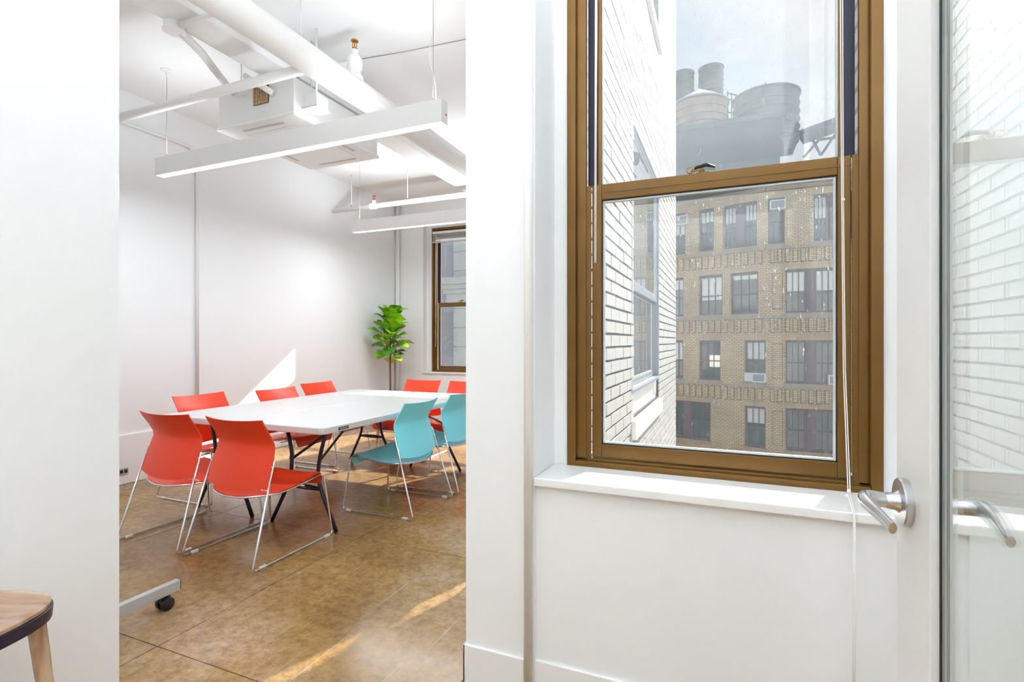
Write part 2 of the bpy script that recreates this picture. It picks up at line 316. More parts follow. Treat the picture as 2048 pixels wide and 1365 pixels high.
# ------------------------------------------------------------------ mesh helpers
def lerp(a, b, t): return a + (b - a) * t
class MB:
    def __init__(s): s.v = []; s.f = []
    def add(s, vs, fs):
        k = len(s.v); s.v += [tuple(v) for v in vs]; s.f += [tuple(i + k for i in f) for f in fs]; return s
    def box(s, x0, x1, y0, y1, z0, z1):
        return s.add([(x0, y0, z0), (x1, y0, z0), (x1, y1, z0), (x0, y1, z0), (x0, y0, z1), (x1, y0, z1), (x1, y1, z1), (x0, y1, z1)],
                     [(0, 3, 2, 1), (4, 5, 6, 7), (0, 1, 5, 4), (1, 2, 6, 5), (2, 3, 7, 6), (3, 0, 4, 7)])
    def sweep(s, pts, radii, segs=8, ell=None, cap=True):
        """tube along pts; radii a number or list; ell = list of (a, b) section half sizes"""
        pts = [Vector(p) for p in pts]; n = len(pts)
        if not isinstance(radii, (list, tuple)): radii = [radii] * n
        rings = []; prev = None
        for i, p in enumerate(pts):
            t = (pts[min(i + 1, n - 1)] - pts[max(i - 1, 0)])
            if t.length < 1e-9: t = Vector((0, 0, 1))
            t.normalize()
            if prev is None:
                a = Vector((0, 0, 1)) if abs(t.z) < 0.9 else Vector((1, 0, 0))
                u = t.cross(a).normalized()
            else:
                u = (prev - t * prev.dot(t)).normalized()
            prev = u; w = t.cross(u)
            ra, rb = (radii[i], radii[i]) if ell is None else ell[i]
            rings.append([p + u * (ra * math.cos(2 * PI * k / segs)) + w * (rb * math.sin(2 * PI * k / segs)) for k in range(segs)])
        vs = [v for r in rings for v in r]; fs = []
        for i in range(n - 1):
            for k in range(segs):
                a = i * segs + k; b = i * segs + (k + 1) % segs
                fs.append((a, b, b + segs, a + segs))
        if cap:
            fs.append(tuple(range(segs))[::-1]); fs.append(tuple((n - 1) * segs + k for k in range(segs)))
        return s.add(vs, fs)
    def cyl(s, p0, p1, r0, r1=None, segs=16):
        return s.sweep([p0, p1], [r0, r0 if r1 is None else r1], segs)
    def lathe(s, prof, segs=24, c=(0, 0, 0)):
        vs = []; fs = []; n = len(prof)
        for (r, z) in prof:
            for k in range(segs):
                a = 2 * PI * k / segs; vs.append((c[0] + r * math.cos(a), c[1] + r * math.sin(a), c[2] + z))
        for i in range(n - 1):
            for k in range(segs):
                a = i * segs + k; b = i * segs + (k + 1) % segs; fs.append((a, b, b + segs, a + segs))
        fs.append(tuple(range(segs))[::-1]); fs.append(tuple((n - 1) * segs + k for k in range(segs)))
        return s.add(vs, fs)
    def prism(s, poly, z0, z1):
        n = len(poly)
        return s.add([(x, y, z0) for x, y in poly] + [(x, y, z1) for x, y in poly],
                     [tuple(range(n))[::-1], tuple(range(n, 2 * n))] + [(i, (i + 1) % n, n + (i + 1) % n, n + i) for i in range(n)])
    def ring(s, x0, x1, z0, z1, w, y0, y1, wb=None, wt=None):
        """rectangular frame in the x-z plane with depth y0..y1"""
        wb = w if wb is None else wb; wt = w if wt is None else wt
        s.box(x0, x0 + w, y0, y1, z0, z1); s.box(x1 - w, x1, y0, y1, z0, z1)
        s.box(x0 + w, x1 - w, y0, y1, z0, z0 + wb); s.box(x0 + w, x1 - w, y0, y1, z1 - wt, z1)
        return s
    def shell(s, grid, off):
        """closed thin shell from a grid of points and an offset function"""
        nu = len(grid); nv = len(grid[0])
        A = [Vector(p) for r in grid for p in r]; B = [p + Vector(off) for p in A]
        k = nu * nv; fs = []
        for i in range(nu - 1):
            for j in range(nv - 1):
                a = i * nv + j; q = (a, a + 1, a + nv + 1, a + nv)
                fs.append(q); fs.append(tuple(x + k for x in q[::-1]))
        bd = [j for j in range(nv)] + [i * nv + nv - 1 for i in range(1, nu)] + [(nu - 1) * nv + j for j in range(nv - 2, -1, -1)] + [i * nv for i in range(nu - 2, 0, -1)]
        for q in range(len(bd)):
            a, b = bd[q], bd[(q + 1) % len(bd)]; fs.append((b, a, a + k, b + k))
        return s.add(A + B, fs)
    def mesh(s, name, smooth=False):
        me = bpy.data.meshes.new(name); me.from_pydata(s.v, [], s.f); me.validate()
        bm = bmesh.new(); bm.from_mesh(me); bmesh.ops.recalc_face_normals(bm, faces=bm.faces); bm.to_mesh(me); bm.free()
        if smooth:
            for p in me.polygons: p.use_smooth = True
        return me
    def build(s, name, mat, parent=None, smooth=False, bevel=0.0, bsegs=2, auto=False, loc=None, rot=None):
        me = s.mesh(name, smooth or auto); o = bpy.data.objects.new(name, me); COL.objects.link(o)
        me.materials.append(M[mat] if isinstance(mat, str) else mat)
        if parent is not None: o.parent = parent
        if loc is not None: o.location = loc
        if rot is not None: o.rotation_euler = rot
        if bevel > 0:
            b = o.modifiers.new('bevel', 'BEVEL'); b.width = bevel; b.segments = bsegs; b.limit_method = 'ANGLE'; b.angle_limit = R(40)
            for p in me.polygons: p.use_smooth = True
            w = o.modifiers.new('wn', 'WEIGHTED_NORMAL'); w.keep_sharp = True
        if auto:
            me.set_sharp_from_angle(angle=R(38))
        return o
def fillet(pts, r, n=5):
    pts = [Vector(p) for p in pts]; out = [pts[0]]
    for i in range(1, len(pts) - 1):
        p = pts[i]; a = pts[i - 1] - p; b = pts[i + 1] - p
        rr = min(r, a.length * 0.48, b.length * 0.48); A = p + a.normalized() * rr; B = p + b.normalized() * rr
        for k in range(n + 1):
            t = k / n; out.append(A * (1 - t) ** 2 + p * (2 * t * (1 - t)) + B * t * t)
    out.append(pts[-1]); return out
def tag(o, label, cat=None, group=None, kind=None):
    o['label'] = label
    if cat: o['category'] = cat
    if group: o['group'] = group
    if kind: o['kind'] = kind
    return o
def thing(name, label, cat, loc=(0, 0, 0), rz=0.0, group=None, kind=None):
    o = bpy.data.objects.new(name, None); COL.objects.link(o); o.empty_display_size = 0.1
    o.location = loc; o.rotation_euler = (0, 0, rz)
    return tag(o, label, cat, group, kind)
def struct(name, mb, mat, label, cat, parent=None, **kw):
    o = mb.build(name, mat, parent, **kw)
    if parent is None: tag(o, label, cat, kind='structure')
    return o
def copy_tree(o, parent=None):
    c = o.copy(); COL.objects.link(c); c.parent = parent
    for ch in list(o.children): copy_tree(ch, c)
    return c

# ------------------------------------------------------------------ main dimensions (metres)
CEIL = 3.55
XL, YB = -5.005, 7.065                 # meeting room left and back wall faces
XJ, YF = -0.906, 1.723                 # doorway jamb edge, face of the window wall
YW = 1.940                             # plane of the bronze window frame
XB = -0.631                            # face of the painted brick wall outside
BY1 = 7.45                             # its outer corner
PX = -1.93                             # near partition face
RX = 1.75                              # right wall of the near room

# ------------------------------------------------------------------ floor, in sawn slabs
fl = MB().box(XL - 0.2, XJ + 0.02, -3.1, YB + 0.2, -0.2, -0.012).box(XJ + 0.02, RX + 0.1, -3.1, YW + 0.2, -0.2, -0.012)
floor = struct('floor', fl, 'joint', 'brown stained polished concrete floor cut into square slabs', 'floor')
xs = [XL - 0.2, -4.79, -3.50, -2.213, -0.92, 0.37, RX + 0.1]; 
ys = [-3.1, -2.45, -1.16, 0.13, 1.42, 2.707, 4.0, 5.28, 6.57, YB + 0.2]
J = 0.0025
for i in range(len(xs) - 1):
    for j in range(len(ys) - 1):
        x1_ = xs[i + 1] - J; y1_ = ys[j + 1] - J
        if xs[i] > XJ - 0.05 and ys[j] > YW: continue
        if xs[i] > XJ - 0.05: y1_ = min(y1_, YW + 0.1)
        MB().box(xs[i] + J, x1_, ys[j] + J, y1_, -0.05, 0.0).build('floor_slab', 'floor', floor)

# ------------------------------------------------------------------ ceiling, beam
struct('ceiling', MB().box(XL - 0.2, -0.665, -3.1, YB + 0.3, CEIL, CEIL + 0.3).box(-0.665, RX + 0.2, -3.1, YW + 0.2, CEIL, CEIL + 0.3), 'ceiling', 'white painted slab ceiling over both rooms', 'ceiling')
struct('trim_1', MB().box(-3.164, -2.92, -1.0, YB, 3.25, CEIL), 'ceiling', 'white boxed ceiling beam running towards the back windows', 'beam', bevel=0.008)

# ------------------------------------------------------------------ walls
def wall_with_holes(mb, axis, a0, a1, t0, t1, z0, z1, holes):
    """solid wall as boxes round the holes; axis 'x': runs along x between a0..a1, thickness y t0..t1"""
    def bx(p, q, zz0, zz1):
        if q - p < 1e-4 or zz1 - zz0 < 1e-4: return
        if axis == 'x': mb.box(p, q, t0, t1, zz0, zz1)
        else: mb.box(t0, t1, p, q, zz0, zz1)
    cur = a0
    spans = {}
    for (h0, h1, g0, g1) in holes: spans.setdefault((h0, h1), []).append((g0, g1))
    for (h0, h1) in sorted(spans):                     # holes one above the other share a span
        bx(cur, h0, z0, z1); zc_ = z0
        for (g0, g1) in sorted(spans[(h0, h1)]): bx(h0, h1, zc_, g0); zc_ = g1
        bx(h0, h1, zc_, z1); cur = h1
    bx(cur, a1, z0, z1)
    return mb
W1 = (-4.363, -3.30); W2 = (-2.80, -1.45)
WZ0, WZ1 = 0.798, 3.107
AL = 0.075                                       # alcoves are this much wider than their frames
mb = MB()
wall_with_holes(mb, 'x', XL - 0.2, -0.70, YB, YB + 0.10, 0, CEIL, [(W1[0] - AL - 0.05, W1[1] + AL, 0.78, 3.2), (W2[0] - AL, W2[1] + AL, 0.78, 3.2)])
wall_with_holes(mb, 'x', XL - 0.2, -0.70, YB + 0.10, YB + 0.30, 0, CEIL, [(W1[0], W1[1], WZ0, WZ1), (W2[0], W2[1], WZ0, WZ1)])
struct('wall_back', mb, 'wall', 'white back wall of the meeting room with its window', 'wall')
struct('wall_left', MB().box(XL - 0.2, XL, -1.0, YB, 0, CEIL), 'wall', 'long white left wall of the meeting room behind the table', 'wall')
plinth = MB().box(XL, XL + 0.018, -1.0, YB, 0, 0.447)
struct('baseboard_left', plinth, 'trim', 'tall white plinth along the left wall under the ledge line', 'baseboard', bevel=0.006)
struct('baseboard_back', MB().box(XL + 0.02, XJ, YB - 0.016, YB, 0, 0.145), 'trim', 'white baseboard along the back wall behind the plant', 'baseboard')
# wall between the meeting room and the light well, with the brick skin outside
WY0, WY1 = 3.896, 5.469
mb = MB()
wall_with_holes(mb, 'y', YW + 0.22, YB, XJ, -0.70, 0, CEIL, [(3.22, WY1 + 0.05, 0.80, 3.0)])
wall_with_holes(mb, 'y', YW + 0.22, YB + 0.3, -0.70, -0.66, -6, 9, [(WY0 - 0.1, WY1, 0.74, 2.949), (WY0 - 0.1, WY1, 4.36, 6.6)])
struct('wall_right', mb, 'wall', 'white right hand wall of the meeting room behind the doorway jamb', 'wall')
# front wall: pillar, panel below the sill, recess round the window, right side
FX0, FX1 = -0.574, 0.462
mb = MB()
mb.box(XJ, -0.628, YF, YW + 0.22, 0, CEIL)                                   # pillar beside the doorway
mb.box(-0.628, 0.60, YF + 0.012, YW + 0.22, 0, 0.772)                        # panel below the sill
mb.box(0.60, RX + 0.2, YF, YW + 0.22, 0, CEIL)                               # right of the alcove
mb.box(-0.628, 0.60, YF, YW + 0.22, 3.2, CEIL)                               # above
wall_with_holes(mb, 'x', -0.628, 0.60, YW + 0.01, YW + 0.22, 0.772, 3.2, [(FX0, FX1, WZ0, WZ1)])
struct('wall_front', mb, 'wall', 'white wall and pillar around the large bronze window', 'wall')
sill = MB().box(-0.628, 0.60, YF - 0.014, YW + 0.012, 0.774, 0.803)
struct('trim_2', sill, 'trim', 'white painted sill board under the large bronze window with a strip of sun', 'sill', bevel=0.004)
cond = MB().sweep([(-0.650, YF - 0.012, 0.0), (-0.650, YF - 0.012, CEIL)], 0.0155, 14)
tag(cond.build('conduit_pipe', 'pipe', smooth=True), 'white vertical conduit pipe up the pillar edge beside the large window', 'pipe')
bb = MB().box(XJ - 0.009, -0.667, YF - 0.011, YF + 0.002, 0, 0.146); bb.box(XJ - 0.009, XJ + 0.003, YF - 0.011, YW + 0.2, 0, 0.146)
bb.box(-0.634, RX, YF + 0.002, YF + 0.014, 0, 0.146)
struct('baseboard_front', bb, 'trim', 'chunky white painted baseboard under the window wall and pillar', 'baseboard', bevel=0.004)
struct('wall_partition', MB().box(PX - 0.12, PX, -3.0, 1.11, 0, CEIL), 'wall', 'plain white partition filling the left edge of the picture', 'wall')
struct('wall_near', MB().box(XL - 0.2, PX - 0.12, -1.1, -1.0, 0, CEIL), 'wall', 'white near end wall of the meeting room behind the partition', 'wall')
struct('wall_rear', MB().box(PX - 0.12, RX + 0.2, -3.1, -3.0, 0, CEIL), 'wall', 'white rear wall behind the viewer', 'wall')
struct('wall_side', MB().box(RX, RX + 0.2, -3.0, YF, 0, CEIL), 'wall', 'white side wall behind the open glass door', 'wall')
struct('wall_door', MB().box(0.36, 0.50, 0.17, 0.27, 0, CEIL), 'wall', 'white post the glass door is hinged to', 'wall')

# ------------------------------------------------------------------ bronze sash windows
def make_window(name, label, width, z0, z1, rail, loc, rz, mats=('bronze', 'glass_low', 'glass_up'), latch=True):
    """local x along the width, local y outwards from the room"""
    fm, gl, gu = mats
    t = thing(name, label, 'window', loc, rz, kind='structure')
    MB().ring(0, width, z0, z1, 0.034, 0.0, 0.115, wb=0.026).build('frame', fm, t, bevel=0.002)
    lin = MB()
    for a, b in ((0.034, 0.090), (width - 0.080, width - 0.034)):
        lin.box(a, b, 0.028, 0.034, z0 + 0.026, rail[1] - 0.004); lin.box(a + (0 if a < 0.1 else 0.018), b - (0.018 if a < 0.1 else 0), 0.022, 0.040, z0 + 0.026, z1 - 0.03)
    lin.build('jamb_liner', fm, t, bevel=0.0015)
    tr = MB()
    for a, b in ((0.070, 0.106), (width - 0.100, width - 0.066)):
        tr.box(a, b, 0.060, 0.070, rail[1], z1 - 0.034)
    tr.build('sash_track_shade', 'track_shade', t)  # dark strips paint the shade of the open groove above the lower sash
    sb = MB().box(0.034, width - 0.034, 0.022, 0.112, z0 + 0.018, z0 + 0.034)
    sb.build('sill_track', fm, t, bevel=0.001)
    s0, s1 = 0.091, width - 0.080
    lo = MB(); lo.ring(s0, s1, z0 + 0.037, rail[1], 0.038, 0.040, 0.068, wb=0.052, wt=rail[1] - rail[0])
    los = lo.build('lower_sash', fm, t, bevel=0.0025)
    ln = MB().box(s0, s1, 0.0375, 0.0405, rail[0] + 0.026, rail[0] + 0.030); ln.build('rail_groove', fm, los)
    MB().ring(s0 + 0.036, s1 - 0.036, z0 + 0.087, rail[0] + 0.002, 0.005, 0.046, 0.062).build('black_gasket', 'black_gasket', los)
    MB().ring(s0 + 0.041, s1 - 0.041, z0 + 0.092, rail[0] - 0.003, 0.008, 0.0475, 0.0605).build('glazing_gasket', 'gasket', los, bevel=0.002)
    MB().box(s0 + 0.048, s1 - 0.048, 0.053, 0.056, z0 + 0.099, rail[0] - 0.010).build('pane', gl, los)
    up = MB(); up.ring(s0 - 0.004, s1 + 0.004, rail[0] + 0.004, z1 - 0.034, 0.034, 0.074, 0.102, wb=rail[1] - rail[0])
    ups = up.build('upper_sash', fm, t, bevel=0.0025)
    MB().ring(s0 + 0.029, s1 - 0.029, rail[1] + 0.003, z1 - 0.067, 0.007, 0.080, 0.094).build('glazing_gasket', 'gasket', ups, bevel=0.002)
    MB().box(s0 + 0.035, s1 - 0.035, 0.086, 0.089, rail[1] + 0.008, z1 - 0.072).build('pane', gu, ups)
    if latch:
        lx = width * 0.44
        lt = MB().lathe([(0.012, 0), (0.012, 0.006), (0.008, 0.009), (0.006, 0.018)], 14, (lx + 0.04, 0.055, rail[1]))
        lt.box(lx + 0.02, lx + 0.065, 0.046, 0.066, rail[1], rail[1] + 0.004)
        lo_ = lt.build('sash_lock', 'bronze', t, auto=True)
        th = [(lx + 0.012 * math.cos(a), 0.048, rail[1] + 0.016 + 0.011 * math.sin(a)) for a in [2 * PI * k / 14 for k in range(15)]]
        MB().sweep(th, 0.0026, 6, cap=False).sweep([(lx + 0.01, 0.048, rail[1] + 0.012), (lx + 0.05, 0.055, rail[1] + 0.012)], 0.003, 6).build('thumb_ring', 'old_brass', lo_, smooth=True)
        MB().sweep([(lx - 0.012, 0.092, rail[1] + 0.012), (lx + 0.02, 0.076, rail[1] + 0.032), (lx + 0.055, 0.070, rail[1] + 0.036), (lx + 0.085, 0.072, rail[1] + 0.024)],
                   1, 8, ell=[(0.001, 0.001), (0.006, 0.007), (0.007, 0.008), (0.003, 0.003)]).build('keeper', 'black', lo_, smooth=True)
    return t
RAIL = (1.841, 1.902)
make_window('window_1', 'large bronze framed sash window looking out on white brick and a tan building', FX1 - FX0, WZ0, WZ1, RAIL, (FX0, YW, 0), 0)
make_window('window_2', 'small distant bronze sash window in the back wall of the meeting room', W1[1] - W1[0], WZ0, WZ1, RAIL, (W1[0], YB + 0.055, 0), 0, ('bronze', 'glass', 'glass'))
make_window('window_3', 'bronze sash window in the back wall hidden behind the pillar', W2[1] - W2[0], WZ0, WZ1, RAIL, (W2[0], YB + 0.055, 0), 0, ('bronze', 'glass', 'glass'), False)
w4 = make_window('window_4', 'grey sash window in the painted brick wall outside', WY1 - WY0 + 0.1, 0.90, 2.949, (1.675, 1.745), (-0.745, WY1, 0), -PI / 2, ('grey_frame', 'glass', 'glass'), False)
make_window('window_5', 'grey sash window of the storey above in the painted brick wall', WY1 - WY0 + 0.1, 4.36, 6.6, (5.45, 5.52), (-0.745, WY1, 0), -PI / 2, ('grey_frame', 'glass', 'glass'), False)
struct('trim_3', MB().box(W1[0] - AL - 0.05, W1[1] + AL, YB - 0.03, YB + 0.06, 0.772, 0.798), 'trim', 'white sill under the small distant window', 'sill', bevel=0.004)

# blinds pulled up to the top of the windows, with their wand and cords
def make_blind(label, x0, x1, y, ztop, wand_x, wand_z, cord=None, drop=0.17):
    t = thing('venetian_blind', label, 'blind', (x0, y, ztop))
    w = x1 - x0
    MB().box(0, w, -0.025, 0.025, -0.038, 0).build('headrail', 'white_metal', t, bevel=0.002)
    n = 9
    for k in range(n):
        z = -0.050 - (drop - 0.075) * k / n
        MB().box(0.008, w - 0.008, -0.024, 0.024, z - 0.0012, z + 0.0012).build('slat', 'stone' if k % 3 else 'gasket', t)
    MB().box(0.004, w - 0.004, -0.026, 0.026, -drop, -drop + 0.016).build('bottom_rail', 'white_metal', t, bevel=0.003)
    MB().sweep([(wand_x - x0, -0.033, -0.02), (wand_x - x0 - 0.004, -0.036, wand_z - ztop)], 0.0042, 8).build('tilt_wand', 'cord', t, smooth=True)
    if cord:
        for dx in (0, 0.006):
            MB().sweep([(p[0] - x0 + dx * (0.4 + 0.6 * abs(math.sin(i * 1.3))), p[1] - y, p[2] - ztop) for i, p in enumerate(cord)], 0.0016, 6).build('pull_cord', 'cord', t, smooth=True)
        for kz, r in ((0.842, 0.0055), (0.826, 0.006), (1.735, 0.004)):
            q = onY(1697 if kz < 1 else 1682, 950, 1.86); k = MB().lathe([(r * math.sin(a) + 1e-4, -r * math.cos(a)) for a in [PI * i / 6 for i in range(7)]], 10,
                     ((0.3385 if kz < 1 else 0.3405) - x0 - (0.002 if kz == 0.826 else -0.003), (1.885 if kz > 1 else 1.80) - y, kz - ztop))
            k.build('cord_knot', 'cord', t, smooth=True)
    return t
cord_path = [(0.338, 1.900, 3.00), (0.3365, 1.895, 2.4), (0.3385, 1.885, 1.735), (0.3385, 1.86, 1.2), (0.3395, 1.80, 0.83), (0.334, 1.70, 0.80), (0.332, 1.697, 0.5), (0.331, 1.697, 0.16)]
make_blind('white raised blind of the large window with long cord and clear tilt wand', FX0 + 0.03, FX1 - 0.03, 1.905, 3.09, -0.44, 1.58, cord_path, 0.20)
make_blind('white raised blind at the top of the small distant window', W1[0] + 0.045, W1[1] - 0.03, YB + 0.025, 3.035, W1[0] + 0.115, 1.2, None, 0.175)

rbl = thing('roller_blind', 'pale roller blind drawn down behind the grey sash window in the brick wall', 'blind', (-0.80, WY0 - 0.01, 0))
MB().cyl((0, 0.0, 2.955), (0, WY1 - WY0 + 0.02, 2.955), 0.022, segs=16).build('roller_tube', 'white_metal', rbl, auto=True)
MB().box(-0.001, 0.001, 0.0, WY1 - WY0 + 0.02, 0.96, 2.955).build('fabric', 'shade_cloth', rbl)
MB().box(-0.006, 0.006, 0.0, WY1 - WY0 + 0.02, 0.935, 0.962).build('bottom_bar', 'white_metal', rbl)
# ------------------------------------------------------------------ painted brick wall outside: each brick
CO, BL, JT = 0.0803, 0.270, 0.0145
bw_wall = struct('wall_outside', wall_with_holes(MB(), 'y', YF + 0.42, BY1, -0.66, XB - 0.011, -6, 9, [(WY0, WY1, 0.72, 2.949), (WY0, WY1, 4.36, 6.6)]).box(-0.76, XB - 0.011, BY1 - 0.05, BY1, -6, 9),
                 'mortar', 'sunlit white painted brick wall outside the window with grey joints', 'wall')
holes = [(WY0, WY1, 0.60, 2.949), (WY0, WY1, 4.30, 6.6)]
brick_me = MB().box(-0.03, 0, -0.5, 0.5, -(CO - JT) / 2, (CO - JT) / 2).mesh('brick')
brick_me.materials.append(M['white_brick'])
cands = []
zr = 1.975 - 30 * CO
row = 0
while zr + row * CO < 7.5:
    zc = zr + (row + 0.5) * CO
    y = 2.932 - 12 * BL + (BL / 2 if row % 2 else 0)
    segs_ = []
    while y < BY1:
        a, b = max(y, YF + 0.42), min(y + BL, BY1)
        if b - a > 0.03:
            parts = [(a, b)]
            for (h0, h1, g0, g1) in holes:
                if g0 - 0.02 < zc < g1:
                    new = []
                    for (p, q) in parts:
                        if q <= h0 or p >= h1: new.append((p, q))
                        else:
                            if p < h0 - 0.02: new.append((p, h0))
                            if q > h1 + 0.02: new.append((h1, q))
                    parts = new
            for (p, q) in parts: cands.append((p, q, zc))
        y += BL
    row += 1
def brick_size(c):
    p, q, z = c
    x0, y0, d0 = proj((XB, p, z)); x1, y1, d1 = proj((XB, q, z))
    vis = 1.0 if (1195 < x1 and x0 < 1356 and -40 < y0 < 920) else 0.0
    return vis * abs(x1 - x0) * (CO / d0)
cands.sort(key=brick_size, reverse=True)
for c in cands[:300]:
    o = bpy.data.objects.new('brick', brick_me); COL.objects.link(o); o.parent = bw_wall
    o.location = (XB + random.uniform(-0.0015, 0.0015), (c[0] + c[1]) / 2, c[2] + random.uniform(-0.0012, 0.0012)); o.scale = (1, c[1] - c[0] - JT, 1)
    o.rotation_euler = (random.uniform(-0.004, 0.004), 0, random.uniform(-0.004, 0.004))
rest = MB()
for (p, q, z) in cands[300:]:
    d = random.uniform(-0.0015, 0.0015)
    rest.box(-0.655, XB + d, p + JT / 2, q - JT / 2, z - (CO - JT) / 2, z + (CO - JT) / 2)
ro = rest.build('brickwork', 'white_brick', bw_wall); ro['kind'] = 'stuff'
# stone sill and the timber sill of the outside window
MB().box(-0.70, -0.598, WY0 - 0.09, WY1 + 0.05, 0.56, 0.70).build('stone_sill', 'stone', bw_wall, bevel=0.006)
MB().box(-0.80, -0.68, WY0, WY1, 0.70, 0.90).build('inner_sill', 'stone', bw_wall, bevel=0.006)
MB().box(-0.78, -0.60, WY0 - 0.05, WY1 + 0.05, 4.27, 4.36).build('stone_sill', 'stone', bw_wall, bevel=0.006)
# own facade round the large window, facing the light well
fmb = wall_with_holes(MB(), 'x', XB, 14, YW + 0.22, YW + 0.40, -6, 9, [(FX0 - 0.0, FX1, WZ0 - 0.02, WZ1)])
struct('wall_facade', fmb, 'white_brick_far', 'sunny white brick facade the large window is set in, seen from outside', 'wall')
struct('ground', MB().box(-40, 45, 2.4, 33, -9.2, -9.0), 'asphalt', 'grey courtyard ground far below the window', 'ground')

# ------------------------------------------------------------------ glass door with lever handles
door = thing('door_1', 'open white framed glass door with steel lever handle at the right edge', 'door', (0.334, 1.1, 0), R(0.5), kind='structure')
DT = 0.019
MB().box(-DT, DT, -0.044, 0.131, 0.02, 2.35).build('stile', 'white_metal', door, bevel=0.002)
MB().box(-DT, DT, -0.81, -0.68, 0.02, 2.35).build('stile', 'white_metal', door, bevel=0.002)
MB().box(-DT, DT, -0.68, -0.044, 0.02, 0.24).build('rail', 'white_metal', door, bevel=0.002)
MB().box(-DT, DT, -0.68, -0.044, 2.22, 2.35).build('rail', 'white_metal', door, bevel=0.002)
MB().box(-0.0035, 0.0035, -0.68, -0.046, 0.24, 2.22).build('pane', 'door_glass', door)
g = MB()
for sx in (-1, 1): g.box(sx * 0.0038, sx * 0.0065, -0.0475, -0.044, 0.24, 2.22)
g.build('gasket', 'black_gasket', door)
HZ, HY = 0.988, 0.068
for sx in (-1, 1):
    hd = MB()
    pts = [(r, z) for r, z in ((0.0445, 0), (0.0445, 0.011), (0.0425, 0.0135), (0.020, 0.0145), (0.019, 0.0145))]
    prof = MB().lathe(pts, 40)
    prof.v = [(sx * (DT + z), HY + x, HZ + y) for x, y, z in prof.v]
    rose = prof.build('rose', 'steel', door, auto=True)
    nk = MB().sweep([(sx * (DT + 0.014), HY, HZ), (sx * (DT + 0.020), HY, HZ), (sx * (DT + 0.034), HY, HZ)], [0.021, 0.0165, 0.0145], 24)
    nk.build('neck', 'steel', rose, auto=True)
    P = [(DT + 0.030, 0, 0), (DT + 0.048, 0, 0.001), (DT + 0.062, -0.003, 0.003), (DT + 0.070, -0.012, 0.004), (DT + 0.072, -0.030, 0.003), (DT + 0.069, -0.062, 0.0), (DT + 0.063, -0.098, -0.005), (DT + 0.057, -0.134, -0.011)]
    ell = [(0.0135, 0.0135), (0.0140, 0.0145), (0.0135, 0.0150), (0.0115, 0.0150), (0.0100, 0.0140), (0.0085, 0.0125), (0.0072, 0.0110), (0.0062, 0.0100)]
    lv = MB().sweep([(sx * x, HY + y, HZ + z) for x, y, z in P], 1, 20, ell=ell)
    lv.build('lever', 'steel', rose, auto=True)

# ------------------------------------------------------------------ pendants
def make_pendant(label, x0, x1, y, cables=(0.09, -0.08), z0=2.672, z1=2.818, w=0.075, dot=False, power=1.0, feed=False, direct=1.0, ups=None):
    L = x1 - x0
    t = thing('pendant_light', label, 'lamp', (x0, y, z0), 0, 'linear pendant lights')
    hgt = z1 - z0
    hs = MB().box(0, L, -w / 2, -w / 2 + 0.004, 0, hgt).box(0, L, w / 2 - 0.004, w / 2, 0, hgt).box(0, L, -w / 2 + 0.004, w / 2 - 0.004, hgt - 0.03, hgt - 0.026)
    hs.build('housing', 'white_metal', t)
    caps = MB().box(-0.004, 0, -w / 2, w / 2, 0, hgt); caps.build('end_cap', 'white_metal', t)
    c2 = MB().box(L, L + 0.004, -w / 2, w / 2, 0, hgt).build('end_cap', 'white_metal', t)
    if dot: MB().cyl((L + 0.0035, 0.018, hgt * 0.42), (L + 0.006, 0.018, hgt * 0.42), 0.007, segs=14).build('indicator', 'red_dot', c2)
    MB().box(0.002, L - 0.002, -w / 2 + 0.004, w / 2 - 0.004, 0.002, 0.006).build('diffuser', 'diffuser' if direct else 'white_metal', t)
    for cx in cables:
        px = cx if cx >= 0 else L + cx
        MB().sweep([(px, 0, hgt - 0.028), (px, 0, CEIL - z0 - 0.045)], 0.0018, 6).build('cable', 'wire', t, smooth=True)
        MB().cyl((px, 0, hgt - 0.03), (px, 0, hgt + 0.028), 0.005, segs=10).build('cable_clip', 'brass', t)
        cn = MB().lathe([(0.045, 0), (0.045, -0.008), (0.03, -0.016), (0.008, -0.018), (0.008, -0.06)], 20, (px, 0, CEIL - z0)); cn.build('canopy', 'white_metal', t, auto=True)
    if feed:
        px = L + cables[-1]
        pts = [(px + 0.02 + 0.02 * math.sin(k * 0.75) * math.sin(PI * k / 14), 0.01, lerp(hgt - 0.02, CEIL - z0, k / 14)) for k in range(15)]
        pts = [(p[0] - 0.035 * math.sin(PI * k / 14), p[1], p[2]) for k, p in enumerate(pts)]
        MB().sweep(pts, 0.0035, 8).build('feed_cable', 'cord', t, smooth=True)
    for nm, zz, rx, pw in (('lamp_down', -0.002, 0, PENDANT_POWER), ('lamp_up', hgt + 0.002, PI, PENDANT_UP)):
        if nm == 'lamp_down' and direct == 0: continue
        for (a_, b_) in (ups if (ups and nm == 'lamp_up') else [(0.0, 1.0)]):
          d = bpy.data.lights.new(nm, 'AREA'); d.shape = 'RECTANGLE'; d.size = (L - 0.02) * (b_ - a_); d.size_y = w - 0.012; d.energy = pw * power * (b_ - a_); d.color = (0.87, 0.945, 1.0)
          o = bpy.data.objects.new(nm, d); COL.objects.link(o); o.parent = t; o.location = (L * (a_ + b_) / 2, 0, zz); o.rotation_euler = (rx, 0, 0)
    return t
make_pendant('long white linear pendant light with red dot hanging nearest over the table', -4.388, -1.648, 2.835, dot=True, feed=True, ups=[(0.0, 0.24), (0.60, 1.0)])
make_pendant('farther white linear pendant light near the back window', -4.377, -1.648, 5.262, power=1.6)
make_pendant('added linear pendant light out of view above the viewer, brightening the near room', -1.5, 1.3, 0.45, power=4.5, direct=0, z0=2.10, z1=2.246)  # unseen indirect lamp, added to brighten the near walls
